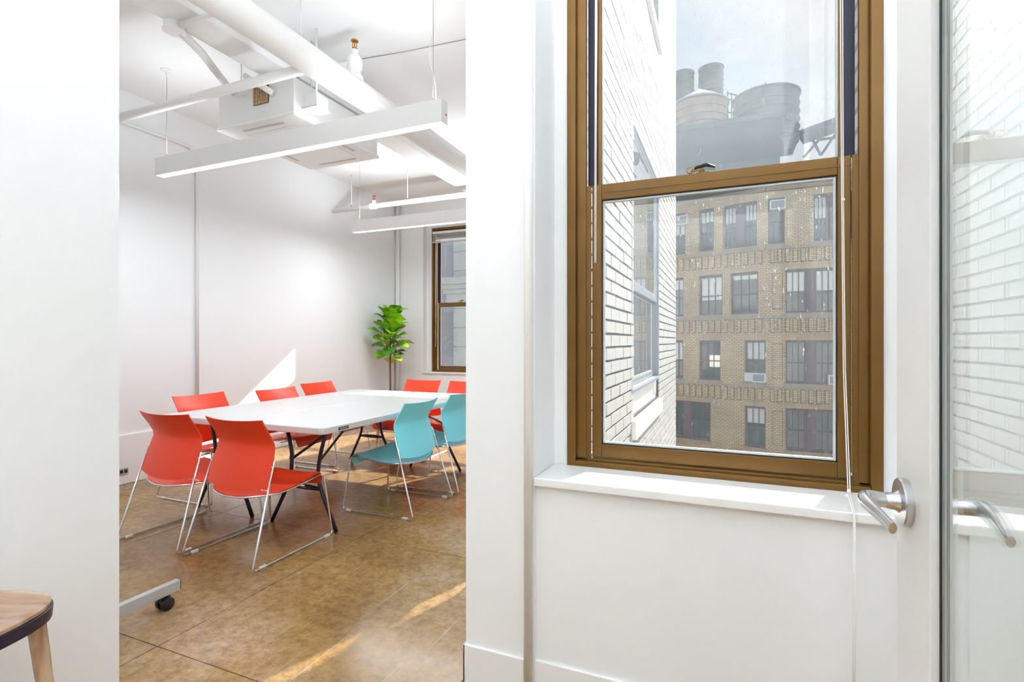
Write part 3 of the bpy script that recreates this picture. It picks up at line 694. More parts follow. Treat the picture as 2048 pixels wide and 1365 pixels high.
make_pendant('added linear pendant light out of view at the rear, brightening the near room', -1.5, 1.3, -1.5, power=6.4, direct=0, z0=2.10, z1=2.246)  # second added uplight behind the camera, there for wall brightness
make_pendant('added linear pendant light hidden behind the near partition, brightening the walls', -4.4, -2.5, 0.6, power=0.9)  # added fixture out of view, lifts the wall brightness

# ------------------------------------------------------------------ pipes, sprinklers, air conditioning
PZ, PXm = 3.088, -2.456
spw = thing('sprinkler_pipework', 'white sprinkler pipework: thick main along the beam with two cross branches', 'pipes', (0, 0, 0))
MB().sweep([(PXm, -1.0, PZ), (PXm, YB, PZ)], 0.092, 24).build('main_pipe', 'pipe', spw, smooth=True)
MB().sweep([(PXm - 0.085, 2.54, PZ), (PXm - 0.085, 2.54, CEIL)], 0.006, 8).build('hanger_rod', 'pipe', spw, smooth=True)
MB().sweep([(PXm, 5.2, PZ + 0.08), (PXm, 5.2, CEIL)], 0.006, 8).build('hanger_rod', 'pipe', spw, smooth=True)
tee = MB().sweep([(PXm, 2.96, PZ + 0.02), (PXm, 2.96, PZ + 0.10), (PXm, 2.96, PZ + 0.112), (PXm, 2.96, PZ + 0.20)], [0.070, 0.062, 0.046, 0.046], 20)
tee.sweep([(PXm - 0.02, 2.96, PZ + 0.185), (PXm - 0.30, 2.96, PZ + 0.185)], 0.036, 16)
tee.lathe([(0.052, -0.04), (0.056, -0.02), (0.056, 0.03), (0.044, 0.055), (0.028, 0.062), (0.028, 0.10), (0.0, 0.10)], 20, (PXm, 2.96, PZ + 0.19))
tee.build('riser_tee', 'pipe', spw, auto=True)
def make_sprinkler(x, y, z, mat='brass', s=1.0):
    t = MB().lathe([(0.012 * s, 0), (0.012 * s, 0.012 * s), (0.016 * s, 0.013 * s), (0.016 * s, 0.018 * s), (0.01 * s, 0.02 * s)], 12).build('sprinkler_head', mat, spw, auto=True, loc=(x, y, z))
    t['label'] = 'brass upright sprinkler head' if mat == 'brass' else 'small copper sprinkler head'
    for sx in (-1, 1):
        MB().sweep([(sx * 0.010 * s, 0, 0.016 * s), (sx * 0.015 * s, 0, 0.03 * s), (sx * 0.013 * s, 0, 0.048 * s), (0, 0, 0.060 * s)], 0.0032 * s, 6).build('frame_arm', mat, t, smooth=True)
    MB().cyl((0, 0, 0.018 * s), (0, 0, 0.045 * s), 0.003 * s, segs=8).build('bulb', 'red_dot', t)
    MB().lathe([(0.004 * s, 0.058 * s), (0.019 * s, 0.060 * s), (0.021 * s, 0.056 * s), (0.022 * s, 0.0575 * s), (0.019 * s, 0.063 * s), (0.003 * s, 0.064 * s)], 16).build('deflector', mat, t, auto=True)
make_sprinkler(PXm, 2.96, PZ + 0.285, s=1.25)
MB().sweep([(XL, 2.594, PZ), (PXm - 0.03, 2.594, PZ)], 0.033, 18).build('branch_pipe', 'pipe', spw, smooth=True)
MB().sweep([(XL, 5.587, PZ), (XJ, 5.587, PZ)], 0.033, 18).build('branch_pipe', 'pipe', spw, smooth=True)
tx = onY(748, 413, 5.587).x
MB().sweep([(tx - 0.05, 5.587, PZ), (tx + 0.05, 5.587, PZ)], 0.042, 18).sweep([(tx, 5.587, PZ), (tx, 5.587, PZ + 0.075)], [0.034, 0.022], 16).build('riser_tee', 'pipe', spw, auto=True)
make_sprinkler(tx, 5.587, PZ + 0.07, 'copper', 1.1)
for px in (703, 815):
    x = onY(px, 400, 5.587).x
    MB().sweep([(x, 5.587, PZ), (x, 5.587, CEIL)], 0.005, 8).build('hanger_rod', 'pipe', spw, smooth=True)
    MB().sweep([(x, 5.587, PZ + 0.03), (x, 5.587, PZ + 0.05)], 0.009, 8).build('hanger_nut', 'wire', spw)
# conduit on the left wall: along, elbow, down
cz = 3.255
pts = fillet([(XL + 0.017, -1.0, cz), (XL + 0.017, 3.600, cz), (XL + 0.017, 3.600, 0.45)], 0.14, 8)
tag(MB().sweep(pts, 0.016, 12).build('wall_conduit', 'pipe', smooth=True), 'white conduit along the left wall that elbows down behind the chairs', 'pipe')
tag(MB().sweep([(XL + 0.055, YB - 0.045, 0), (XL + 0.055, YB - 0.045, CEIL)], 0.034, 16).build('corner_pipe', 'pipe', smooth=True), 'white vertical pipe in the far corner behind the plant', 'pipe')
ou = thing('wall_outlet', 'dark outlet low on the left wall at the partition edge', 'outlet', (XL + 0.018, 2.90, 0.12))
MB().box(0, 0.008, -0.04, 0.04, -0.03, 0.03).build('cover_plate', 'grey_plate', ou, bevel=0.002)
for dy in (-0.018, 0.018): MB().box(0.008, 0.011, dy - 0.012, dy + 0.012, -0.014, 0.014).build('socket', 'black', ou)
# wire crack line on the ceiling
a, b = onZ(725, 118, CEIL - 0.004), onZ(935, 78, CEIL - 0.004)
tag(MB().sweep([a, lerp(a, b, 0.4) + Vector((0, 0.01, 0)), b], 0.003, 6).build('ceiling_wire', 'wire'), 'thin grey wire tacked across the ceiling right of the sprinkler', 'wire')
# cassette air conditioner
AX0, AX1, AY0, AY1, AZ = -3.644, -2.850, 2.784, 3.766, 2.919
ac = thing('cassette_air_conditioner', 'white exposed ceiling cassette air conditioner over the nearest pendant light', 'air conditioner', ((AX0 + AX1) / 2, (AY0 + AY1) / 2, AZ))
hw, hd_ = (AX1 - AX0) / 2, (AY1 - AY0) / 2
MB().box(-hw + 0.012, hw - 0.012, -hd_ + 0.012, hd_ - 0.012, 0.03, 0.275).build('body', 'white_metal', ac, bevel=0.004)
pn = MB().box(-hw, hw, -hd_, hd_, 0.0, 0.03).build('panel', 'white_plastic', ac, bevel=0.006)
for sy in (-1, 1):
    MB().box(-hw * 0.52, hw * 0.52, sy * (hd_ - 0.085) - 0.012, sy * (hd_ - 0.085) + 0.012, -0.002, 0.004).build('air_slot', 'grey_plate', pn)
    MB().box(sy * (hw - 0.085) - 0.012, sy * (hw - 0.085) + 0.012, -hd_ * 0.52, hd_ * 0.52, -0.002, 0.004).build('air_slot', 'grey_plate', pn)
ing = MB().box(-hw + 0.15, hw - 0.15, -hd_ + 0.15, hd_ - 0.15, -0.006, 0.0).build('intake_grille', 'white_plastic', pn, bevel=0.002)
gx = onY(520, 200, AY0).x - (AX0 + AX1) / 2
MB().box(gx - 0.075, gx + 0.075, -hd_ + 0.004, -hd_ + 0.013, 0.13, 0.27).build('side_vent', 'grille', ac)
for k in range(9): MB().box(gx - 0.068 + k * 0.017 - 0.004, gx - 0.068 + k * 0.017 + 0.004, -hd_, -hd_ + 0.006, 0.13, 0.27).build('vent_fin', 'pale_wood', ac)
for k in range(4): MB().box(gx - 0.075, gx + 0.075, -hd_ + 0.001, -hd_ + 0.005, 0.155 + k * 0.03, 0.161 + k * 0.03).build('vent_bar', 'grille', ac)
for sx in (-1, 1):
    for sy in (-1, 1): MB().sweep([(sx * (hw - 0.03), sy * (hd_ - 0.2), 0.2), (sx * (hw - 0.03), sy * (hd_ - 0.2), CEIL - AZ)], 0.005, 8).build('hanger_rod', 'white_metal', ac, smooth=True)
# ceiling junction with its pipe down to the cassette
jb = onZ(348, 52, 3.235)
j = thing('junction_box', 'round white conduit junction under the beam edge at the upper left', 'junction box', (jb.x, jb.y, 3.25))
MB().lathe([(0.055, -0.045), (0.055, 0.0), (0.0, 0.0)], 20).build('body', 'pipe', j, auto=True)
MB().lathe([(0.0, -0.055), (0.062, -0.052), (0.062, -0.044), (0.055, -0.044)], 20).build('lid', 'pipe', j, auto=True)
MB().sweep([(0.04, 0, -0.022), (0.62, 0, -0.022)], 0.016, 12).build('stub_pipe', 'pipe', j, smooth=True)
e_ = onY(464, 185, AY0 - 0.01) - Vector((jb.x, jb.y, 3.25))
MB().sweep([(0.01, 0.03, -0.03), lerp(Vector((0.01, 0.03, -0.03)), e_, 0.35) + Vector((0.01, 0, 0.015)), e_], 0.026, 14).build('drain_pipe', 'pipe', j, smooth=True)
q0 = onZ(490, 152, 3.235); q1 = onY(545, 186, AY0 - 0.012)
tag(MB().sweep([q0, lerp(q0, q1, 0.5), q1], 0.022, 12).build('refrigerant_pipe', 'pipe', smooth=True), 'short white pipe from the beam into the air conditioner side', 'pipe')
sb_ = onZ(633, 222, 2.955)
t = thing('sensor_box', 'small white sensor box with grey face plate under the ceiling beam', 'sensor', (sb_.x, sb_.y, 2.955))
MB().box(-0.055, 0.055, -0.055, 0.055, 0.006, 0.10).build('body', 'white_metal', t, bevel=0.003)
pl = MB().box(-0.072, 0.072, -0.072, 0.072, -0.004, 0.006).build('face_plate', 'grey_plate', t, bevel=0.003)
MB().cyl((0.01, 0, -0.008), (0.01, 0, -0.003), 0.014, segs=14).build('lens', 'white_plastic', pl)
MB().sweep([(0, 0, 0.09), (0, 0, CEIL - 2.955)], 0.008, 10).build('stem', 'pipe', t, smooth=True)

# ------------------------------------------------------------------ folding tables
def make_table(label, xc, y0, y1, w=0.768):
    L = y1 - y0; zt = 0.744
    t = thing('folding_table', label, 'table', (xc, y0, 0), 0, 'folding tables pushed together')
    r = 0.05; poly = []
    for (cx, cyy, a0) in ((w / 2 - r, r, -PI / 2), (w / 2 - r, L - r, 0), (-w / 2 + r, L - r, PI / 2), (-w / 2 + r, r, PI)):
        for k in range(6): a = a0 + PI / 2 * k / 5; poly.append((cx + r * math.cos(a), cyy + r * math.sin(a)))
    MB().prism(poly, zt - 0.046, zt).build('table_top', 'table', t, bevel=0.008, bsegs=3)
    for ye, s in ((0.235, 1), (L - 0.235, -1)):
        for sx in (-1, 1):
            pts = fillet([(sx * 0.185, ye + s * 0.02, zt - 0.05), (sx * 0.125, ye + s * 0.015, 0.50), (sx * 0.120, ye, 0.36), (sx * 0.150, ye, 0.27), (sx * 0.292, ye - s * 0.01, 0.004)], 0.06, 4)
            MB().sweep(pts, 0.0135, 10).build('leg', 'leg', t, smooth=True)
            MB().sweep([(sx * 0.122, ye + s * 0.012, 0.46), (sx * 0.06, ye + s * 0.30, 0.60), (sx * 0.03, ye + s * 0.52, zt - 0.05)], 1, 8, ell=[(0.006, 0.011)] * 3).build('brace', 'leg', t, smooth=True)
        cb = MB().sweep([(-0.150, ye, 0.275), (-0.07, ye, 0.278), (0, ye, 0.278), (0.07, ye, 0.278), (0.150, ye, 0.275)], 1, 10, ell=[(0.010, 0.011), (0.012, 0.017), (0.012, 0.019), (0.012, 0.017), (0.010, 0.011)])
        cbo = cb.build('crossbar', 'leg', t, smooth=True)
        MB().box(-0.026, 0.026, ye - s * 0.0135, ye - s * 0.0125, 0.275, 0.281).build('maker_mark', 'gasket', cbo)
    pm = MB().box(w / 2 - 0.001, w / 2 + 0.0015, 0.14, 0.235, zt - 0.034, zt - 0.016).build('maker_plate', 'black', t)
    for k in range(8): MB().box(w / 2 + 0.0015, w / 2 + 0.002, 0.152 + k * 0.0095, 0.157 + k * 0.0095, zt - 0.029, zt - 0.021).build('letter', 'gasket', pm)
    return t
make_table('white folding table nearer the blue chairs', -2.700, 2.495, 4.690)
make_table('white folding table nearer the left wall', -3.474, 2.495, 4.690)

# ------------------------------------------------------------------ sled base chairs
def make_chair(mat, name='stacking_chair'):
    t = bpy.data.objects.new(name, None); COL.objects.link(t); t.empty_display_size = 0.1
    # seat: from the curved rear edge to the waterfall front lip
    prof = [(-0.175, 0.388), (-0.10, 0.379), (0.0, 0.380), (0.10, 0.394), (0.18, 0.414), (0.225, 0.426), (0.250, 0.424), (0.265, 0.408), (0.270, 0.380), (0.271, 0.352)]
    grid = []
    for i, (y, z) in enumerate(prof):
        row_ = []
        hw_ = lerp(0.232, 0.226, i / 9) - (0.02 if i == 9 else 0.0) - (0.006 if i == 8 else 0)
        for k in range(11):
            u = -1 + 2 * k / 10
            yy = y - (0.062 * (1 - u * u) * max(0, 1 - i / 2.5))
            zz = z + 0.018 * u * u * (1 if i < 6 else 0.3) - 0.010
            row_.append((u * hw_, yy, zz))
        grid.append(row_)
    st = MB().shell(grid, (0, 0.002, -0.010)).build('seat', mat, t, auto=True)
    # backrest: kinked at the waist
    bp = [(0.405, -0.220, 0.252), (0.46, -0.210, 0.258), (0.54, -0.190, 0.252), (0.61, -0.170, 0.242), (0.655, -0.157, 0.234), (0.685, -0.160, 0.231), (0.74, -0.192, 0.231), (0.80, -0.232, 0.233), (0.822, -0.248, 0.234)]
    grid = []
    for i, (z, y, hw_) in enumerate(bp):
        row_ = []
        for k in range(11):
            u = -1 + 2 * k / 10
            zz = z + (0.028 * u * u if i == 0 else 0) + (0.010 * u * u if i == 8 else 0.0)
            row_.append((u * hw_, y + 0.034 * u * u, zz))
        grid.append(row_)
    MB().shell(grid, (0, -0.009, 0)).build('backrest', mat, t, auto=True)
    for sx in (-1, 1):
        pts = fillet([(sx * 0.254, -0.150, 0.585), (sx * 0.287, -0.330, 0.009), (sx * 0.280, 0.305, 0.009), (sx * 0.244, 0.262, 0.396), (sx * 0.238, 0.236, 0.412)], 0.026, 5)
        MB().sweep(pts, 0.0062, 9).build('sled_leg', 'chrome', t, smooth=True)
        for yy in (-0.255, 0.25):
            MB().box(sx * 0.282 - 0.009, sx * 0.282 + 0.009, yy - 0.022, yy + 0.022, 0.0, 0.0165).build('glide', 'clear', t, bevel=0.003)
        MB().cyl((sx * 0.247, -0.160, 0.55), (sx * 0.260, -0.160, 0.55), 0.007, segs=10).build('bolt', 'chrome', t)
    pts = [(-0.240, 0.240, 0.411), (-0.239, 0.10, 0.392), (-0.237, 0.0, 0.380), (-0.236, -0.10, 0.378), (-0.232, -0.165, 0.386)]
    pts = pts + [(u * 0.232, -0.179 - 0.063 * (1 - u * u), 0.370 + 0.018 * u * u) for u in (-0.8, -0.5, -0.2, 0.2, 0.5, 0.8)] + [(-p[0], p[1], p[2]) for p in pts[::-1]]
    MB().sweep(pts, 0.0058, 8).build('seat_rail', 'chrome', t, smooth=True)
    for yy in (0.10, -0.08): MB().sweep([(-0.238, yy, 0.372), (0.238, yy, 0.372)], 0.005, 8).build('cross_rod', 'chrome', t, smooth=True)
    return t
red0 = make_chair('red'); blue0 = make_chair('blue')
reds = [(-3.325, 2.390, 0, 'red sled-base chair at the near table end, left of the pair'),
        (-2.700, 2.390, 0, 'red sled-base chair at the near table end, right of the pair'),
        (-3.985, 3.05, -90, 'orange-red chair nearest on the wall side of the tables'),
        (-3.800, 3.70, -90, 'orange-red chair in the middle of the wall side of the tables'),
        (-3.985, 4.43, -90, 'sun-bleached orange-red chair farthest along the wall side of the tables'),
        (-3.29, 4.97, 180, 'orange-red chair at the far table end, left under the window'),
        (-2.70, 4.97, 180, 'orange-red chair at the far table end, partly hidden by the pillar')]
for i, (x, y, a, lab) in enumerate(reds):
    c = red0 if i == 0 else copy_tree(red0)
    c.location = (x, y, 0); c.rotation_euler = (0, 0, R(a)); tag(c, lab, 'chair', 'red and orange chairs round the tables')
for i, (x, y, a, lab) in enumerate([(-2.385, 3.39, 90, 'light blue sled-base chair nearest the viewer on the right of the tables'),
                                    (-2.385, 4.07, 90, 'light blue sled-base chair farther along, cut by the pillar edge')]):
    c = blue0 if i == 0 else copy_tree(blue0)
    c.location = (x, y, 0); c.rotation_euler = (0, 0, R(a)); tag(c, lab, 'chair', 'light blue chairs')

# red ottoman with pale legs under the far end, a strap over it
ot = thing('ottoman', 'low red upholstered ottoman with pale wooden legs beyond the tables', 'ottoman', (-3.87, 5.55, 0))
MB().box(-0.26, 0.26, -0.25, 0.25, 0.17, 0.36).build('cushion', 'red_fabric', ot, bevel=0.03, bsegs=3)
for sx in (-1, 1):
    for sy in (-1, 1): MB().cyl((sx * 0.2, sy * 0.19, 0.18), (sx * 0.215, sy * 0.205, 0), 0.024, 0.015, 12).build('leg', 'pale_wood', ot, auto=True)
stp = MB().sweep([(-4.06, 5.30, 0.362), (-4.04, 5.285, 0.25), (-3.97, 5.28, 0.19), (-3.87, 5.282, 0.22), (-3.81, 5.30, 0.362)], 1, 8, ell=[(0.004, 0.014)] * 5)
tag(stp.build('bag_strap', 'navy', smooth=True), 'dark navy webbing strap looped over the red ottoman', 'strap')

# ------------------------------------------------------------------ mobile whiteboard whose foot shows past the partition
wb = thing('mobile_whiteboard', 'silver wheeled foot of a whiteboard poking past the partition edge', 'whiteboard', (-2.485, 1.13, 0))
def wb_foot(x):
    ft = MB().box(x - 0.017, x + 0.017, -0.55, 0.565, 0.068, 0.118).build('foot', 'alu', wb, bevel=0.002)
    MB().box(x - 0.016, x + 0.016, 0.5645, 0.5685, 0.070, 0.116).build('end_cap', 'black', ft)
    MB().box(x - 0.02, x + 0.02, -0.03, 0.03, 0.10, 1.9).build('post', 'alu', wb, bevel=0.003)
    for yy in (-0.48, 0.50):
        cs = MB()
        for sx in (-1, 1):
            cs.sweep([(x + sx * 0.009, yy, 0.030), (x + sx * 0.012, yy, 0.030), (x + sx * 0.027, yy, 0.030), (x + sx * 0.030, yy, 0.030)], [0.024, 0.030, 0.030, 0.026], 24)
        ca = cs.build('caster', 'black', wb, auto=True)
        MB().cyl((x, yy + 0.005, 0.03), (x, yy + 0.005, 0.07), 0.008, segs=12).box(x - 0.011, x + 0.011, yy - 0.024, yy + 0.02, 0.034, 0.060).build('caster_hood', 'black', ca)
wb_foot(0.0); wb_foot(-1.5)
MB().box(-1.55, 0.0, -0.05, -0.03, 0.85, 1.85).build('board', 'white_plastic', wb)

# ------------------------------------------------------------------ stool at the lower left
so = thing('counter_stool', 'glossy wooden seat with dark rim at the lower left corner', 'stool', (-1.655, 0.612, 0), R(15))
def sqr(r, n=40, p=2.6):
    out = []
    for k in range(n):
        a = 2 * PI * k / n; c_, s_ = math.cos(a), math.sin(a)
        d = (abs(c_) ** p + abs(s_) ** p) ** (-1 / p); out.append((r * d * c_, r * d * s_))
    return out
SZ = 0.632
def stack(levels):
    mb_ = MB(); n = 40; vs_ = []; fs_ = []
    for (r, z) in levels: vs_ += [(x, y, z) for x, y in sqr(r)]
    for i in range(len(levels) - 1):
        for k in range(n): a = i * n + k; b = i * n + (k + 1) % n; fs_.append((a, b, b + n, a + n))
    fs_.append(tuple(range(n))[::-1]); fs_.append(tuple((len(levels) - 1) * n + k for k in range(n)))
    return mb_.add(vs_, fs_)
stack([(0.146, SZ - 0.006), (0.146, SZ + 0.002), (0.138, SZ + 0.005), (0.11, SZ + 0.001), (0.08, SZ - 0.004), (0.01, SZ - 0.005)]).build('seat', 'wood', so, auto=True)
stack([(0.125, SZ - 0.048), (0.148, SZ - 0.038), (0.150, SZ - 0.009), (0.146, SZ - 0.0075)]).build('rim', 'leg', so, auto=True)
for k in range(4):
    a = PI / 4 + k * PI / 2
    MB().cyl((0.13 * math.cos(a), 0.13 * math.sin(a), SZ - 0.045), (0.19 * math.cos(a), 0.19 * math.sin(a), 0), 0.019, 0.013, 14).build('leg', 'wood', so, auto=True)
MB().sweep([(0.165 * math.cos(a), 0.165 * math.sin(a), 0.22) for a in [2 * PI * k / 32 for k in range(33)]], 0.008, 8, cap=False).build('foot_ring', 'steel', so, smooth=True)

# ------------------------------------------------------------------ fiddle leaf fig in the far corner
fx, fy = -4.64, 6.39
fig = thing('potted_fig', 'fiddle leaf fig with broad bright green leaves in the far corner', 'plant', (fx, fy, 0))
MB().lathe([(0.12, 0), (0.16, 0.03), (0.18, 0.30), (0.185, 0.33), (0.165, 0.33), (0.16, 0.30), (0.0, 0.30)], 28).build('pot', 'pot', fig, auto=True)
MB().lathe([(0.16, 0.295), (0.16, 0.302), (0.0, 0.306)], 24).build('soil', 'soil', fig)
MB().sweep([(0, 0, 0.28), (0.004, 0, 0.6), (-0.004, 0.003, 0.95), (0.0, 0, 1.10), (0.0, 0.0, 1.30), (0.01, 0, 1.72)], [0.017, 0.015, 0.014, 0.013, 0.010, 0.005], 10).build('trunk', 'bark', fig, smooth=True)
for pts in ([(0, 0, 1.03), (-0.05, 0.01, 1.13), (-0.09, 0.0, 1.30), (-0.13, 0.0, 1.55)], [(0, 0, 1.05), (0.05, -0.02, 1.16), (0.10, -0.02, 1.35), (0.14, 0, 1.55)]):
    MB().sweep(pts, [0.010, 0.009, 0.007, 0.004], 8).build('branch', 'bark', fig, smooth=True)
def leaf_mesh(name, ln, wd, bend):
    mbl = MB(); n = 7; vs_ = []; fs_ = []
    for i in range(n + 1):
        t_ = i / n
        w_ = wd * (math.sin(PI * min(1, t_ * 0.93 + 0.035)) ** 0.75) * (0.72 + 0.5 * t_)
        z_ = -bend * t_ * t_
        for k in range(5):
            u = -1 + k / 2
            vs_.append((u * w_ / 2, t_ * ln, z_ + 0.16 * abs(u) * w_ + 0.006 * math.sin(9 * t_ + 2 * u)))
    for i in range(n):
        for k in range(4): a = i * 5 + k; fs_.append((a, a + 1, a + 6, a + 5))
    mbl.add(vs_, fs_)
    me = mbl.mesh(name, True); me.materials.append(M['leaf']); return me
lms = [leaf_mesh('leaf', 0.20, 0.185, 0.05), leaf_mesh('leaf', 0.22, 0.20, 0.09), leaf_mesh('leaf', 0.18, 0.16, 0.02)]
nleaf = 62
for k in range(nleaf):
    h = k / (nleaf - 1)
    z = lerp(1.02, 1.70, h ** 0.85)
    prof_r = math.sin(PI * min(1, 0.18 + 0.72 * h)) * 0.13
    a = k * 2.399 + random.uniform(-0.3, 0.3)
    o = bpy.data.objects.new('leaf', lms[k % 3]); COL.objects.link(o); o.parent = fig
    rr = prof_r * random.uniform(0.3, 1.0)
    o.location = (rr * math.cos(a), rr * math.sin(a), z)
    tilt = lerp(0.12, 1.05, h) + random.uniform(-0.25, 0.3)
    sc = random.uniform(0.95, 1.25) * (0.8 if h < 0.12 else 1.0)
    o.scale = (sc, sc, sc)
    o.rotation_euler = Euler((tilt, random.uniform(-0.35, 0.35), a - PI / 2), 'XYZ')

# ------------------------------------------------------------------ tan brick building across the court
FY = 31.4
def zrow(y): return onY(1600, y, FY).z
rows = [(zrow(392), zrow(485)), (zrow(538), zrow(626)), (zrow(681), zrow(768)), (zrow(818), zrow(903))]
rows = [(b, a) for a, b in rows]                       # (bottom, top)
CX = onY(1532, 600, FY).x
ANG = R(18.5)
bld = thing('brick_building', 'tan brick loft building with rows of multi-pane windows across the court', 'building', (CX, FY, 0))
wingE = bpy.data.objects.new('angled_wing', None); COL.objects.link(wingE); wingE.parent = bld; wingE.rotation_euler = (0, 0, PI - ANG)
def u_right(px): return onY(px, 600, FY).x - CX
def wing_u(px):
    best = None
    lo_, hi_ = 0.0, 25.0
    for _ in range(50):
        mid = (lo_ + hi_) / 2
        p = proj((CX - mid * math.cos(ANG), FY + mid * math.sin(ANG), H))[0]
        if p > px: lo_ = mid
        else: hi_ = mid
    return (lo_ + hi_) / 2
ROOF = zrow(352)
def far_window(par, u0, u1, z0, z1, style, blind, inner, tilt, sgn):
    """par local: x along, y depth inwards positive*sgn"""
    y = lambda d: sgn * d
    def bx(mb, a, b, d0, d1, zz0, zz1): 
        p, q = sorted((y(d0), y(d1))); return mb.box(a, b, p, q, zz0, zz1)
    w = bpy.data.objects.new('window', None)
    COL.objects.link(w); w.parent = par
    units = [(u0, u1)]
    if style == 'pair':
        m = (u0 + u1) / 2; g_ = 0.19; units = [(u0, m - g_), (m + g_, u1)]
        bx(MB(), m - g_, m + g_, 0.12, 0.30, z0, z1).build('mullion', 'brown_frame_far', w)
    for (a, b) in units:
        fm = MB()
        bx(fm, a, a + 0.09, 0.16, 0.28, z0, z1); bx(fm, b - 0.09, b, 0.16, 0.28, z0, z1)
        bx(fm, a + 0.09, b - 0.09, 0.16, 0.28, z0, z0 + 0.12); bx(fm, a + 0.09, b - 0.09, 0.16, 0.28, z1 - 0.14, z1)
        fm.build('window_frame', 'brown_frame_far', w)
        mt = MB(); zm = lerp(z0, z1, 0.48)
        bx(mt, a + 0.09, b - 0.09, 0.18, 0.25, zm - 0.035, zm + 0.035)
        for k in (1, 2):
            x_ = lerp(a + 0.09, b - 0.09, k / 3); bx(mt, x_ - 0.02, x_ + 0.02, 0.19, 0.24, z0 + 0.12, z1 - 0.14)
        mt.build('muntins', 'muntin', w)
        pm_ = MB(); bx(pm_, a + 0.09, b - 0.09, 0.235, 0.24, z0 + 0.12, z1 - 0.14); pm_.build('pane', 'far_glass', w)
        if blind > 0.02:
            bm_ = MB(); bx(bm_, a + 0.06, b - 0.06, 0.26, 0.275, lerp(z1, z0, blind), z1 - 0.05); bm_.build('roller_blind', 'far_blind', w)
        im = MB(); bx(im, a - 0.05, b + 0.05, 0.62, 0.66, z0 - 0.05, z1 + 0.05); im.build('room_back', inner, w)
    sm = MB(); p, q = sorted((y(-0.06), y(0.30))); sm.box(u0 - 0.08, u1 + 0.08, p, q, z0 - 0.16, z0); sm.build('window_sill', 'far_sill', w)
    return w
def facade(par, umax, wins, sgn):
    """piers and spandrels between the windows, relief bands in the spandrels"""
    z_low = rows[3][0] - 6.0
    edges = [z_low]
    D = 0.9
    p, q = sorted((0.0, sgn * D))
    for r_ in range(3, -1, -1):
        zb, zt_ = rows[r_]
        lowz = z_low if r_ == 3 else rows[r_ + 1][1]
        MB().box(0, umax, p, q, lowz, zb).build('spandrel', 'tan_brick', par)
        cur = 0.0
        for (a, b) in sorted([(a, b) for (a, b, rr, s_, bl_, inn) in wins if rr == r_]):
            if a - cur > 0.02: MB().box(cur, a, p, q, zb, zt_).build('pier', 'tan_brick', par)
            cur = b
            pp, qq = sorted((sgn * -0.012, sgn * 0.1)); MB().box(a - 0.1, b + 0.1, pp, qq, zt_, zt_ + 0.42).build('soldier_lintel', 'tan_soldier', par)
        if umax - cur > 0.02: MB().box(cur, umax, p, q, zb, zt_).build('pier', 'tan_brick', par)
        if r_ > 0:      # relief band with upright brick panels
            top = rows[r_ - 1][0] - 0.30
            pp, qq = sorted((sgn * -0.07, 0.0)); MB().box(0, umax, pp, qq, rows[r_ - 1][0] - 0.30, rows[r_ - 1][0] - 0.16).build('string_course', 'far_sill', par)
            k = 0; x = 0.22
            while x + 0.2 < min(umax, 9.0):
                pp, qq = sorted((sgn * -0.09, 0.0)); rp_ = MB().box(x, x + 0.17, pp, qq, top - 0.72, top - 0.04).build('relief_panel', 'tan_brick', par)
                pp, qq = sorted((sgn * -0.012, 0.0)); MB().box(x - 0.035, x + 0.205, pp, qq, top - 0.755, top - 0.005).build('panel_joint', 'brick_joint', par); x += 0.37
    p2, q2 = p, q
    MB().box(0, umax, p, q, rows[0][1], ROOF).build('parapet', 'tan_brick', par)
    pp, qq = sorted((sgn * -0.10, 0.0)); MB().box(0, umax, pp, qq, rows[0][1] + 0.42, rows[0][1] + 1.05).build('stone_band', 'limestone', par)
    pp, qq = sorted((sgn * -0.22, 0.0)); MB().box(0, umax, pp, qq, ROOF - 0.25, ROOF).build('cornice', 'limestone', par)
    for (a, b, rr, s_, bl_, inn) in wins: far_window(par, a, b, rows[rr][0], rows[rr][1], s_, bl_, inn, 0, sgn)
right_w = [(u_right(1536), u_right(1569), 0, 'one', 0.0, 'far_mid'), (u_right(1627), u_right(1705), 0, 'pair', 0.5, 'far_mid'), (u_right(1571), u_right(1674), 1, 'pair', 0.5, 'far_mid'),
           (u_right(1571), u_right(1674), 2, 'pair', 0.0, 'far_mid'), (u_right(1571), u_right(1674), 3, 'pair', 0.0, 'far_mid'),
           (u_right(1705) + 0.9, u_right(1705) + 3.6, 0, 'pair', 0.4, 'far_mid'), (u_right(1690) + 0.9, u_right(1690) + 3.6, 1, 'pair', 0.4, 'far_dark'), (u_right(1690) + 0.9, u_right(1690) + 3.6, 2, 'pair', 0.4, 'far_mid')]
main = bpy.data.objects.new('main_front', None); COL.objects.link(main); main.parent = bld
facade(main, 12.0, right_w, 1)
def L_(a, b, r_, s_, bl_, inn): return (wing_u(b), wing_u(a), r_, s_, bl_, inn)
left_w = [L_(1489, 1531, 2, 'one', 0.45, 'far_mid'), L_(1489, 1531, 3, 'one', 0.42, 'far_dark'),
          L_(1398, 1441, 2, 'one', 0.0, 'far_dark'), L_(1398, 1445, 1, 'one', 0.62, 'far_dark'), L_(1461, 1516, 1, 'one', 0.16, 'far_dark'),
          L_(1336, 1367, 1, 'one', 0.3, 'far_mid'), L_(1336, 1366, 2, 'one', 0.5, 'far_mid'), L_(1330, 1421, 3, 'pair', 0.0, 'far_dark'),
          L_(1398, 1428, 0, 'one', 0.3, 'far_dark'), L_(1446, 1514, 0, 'pair', 0.4, 'far_mid'), L_(1336, 1370, 0, 'one', 0.5, 'far_mid')]
facade(wingE, 14.0, left_w, -1)
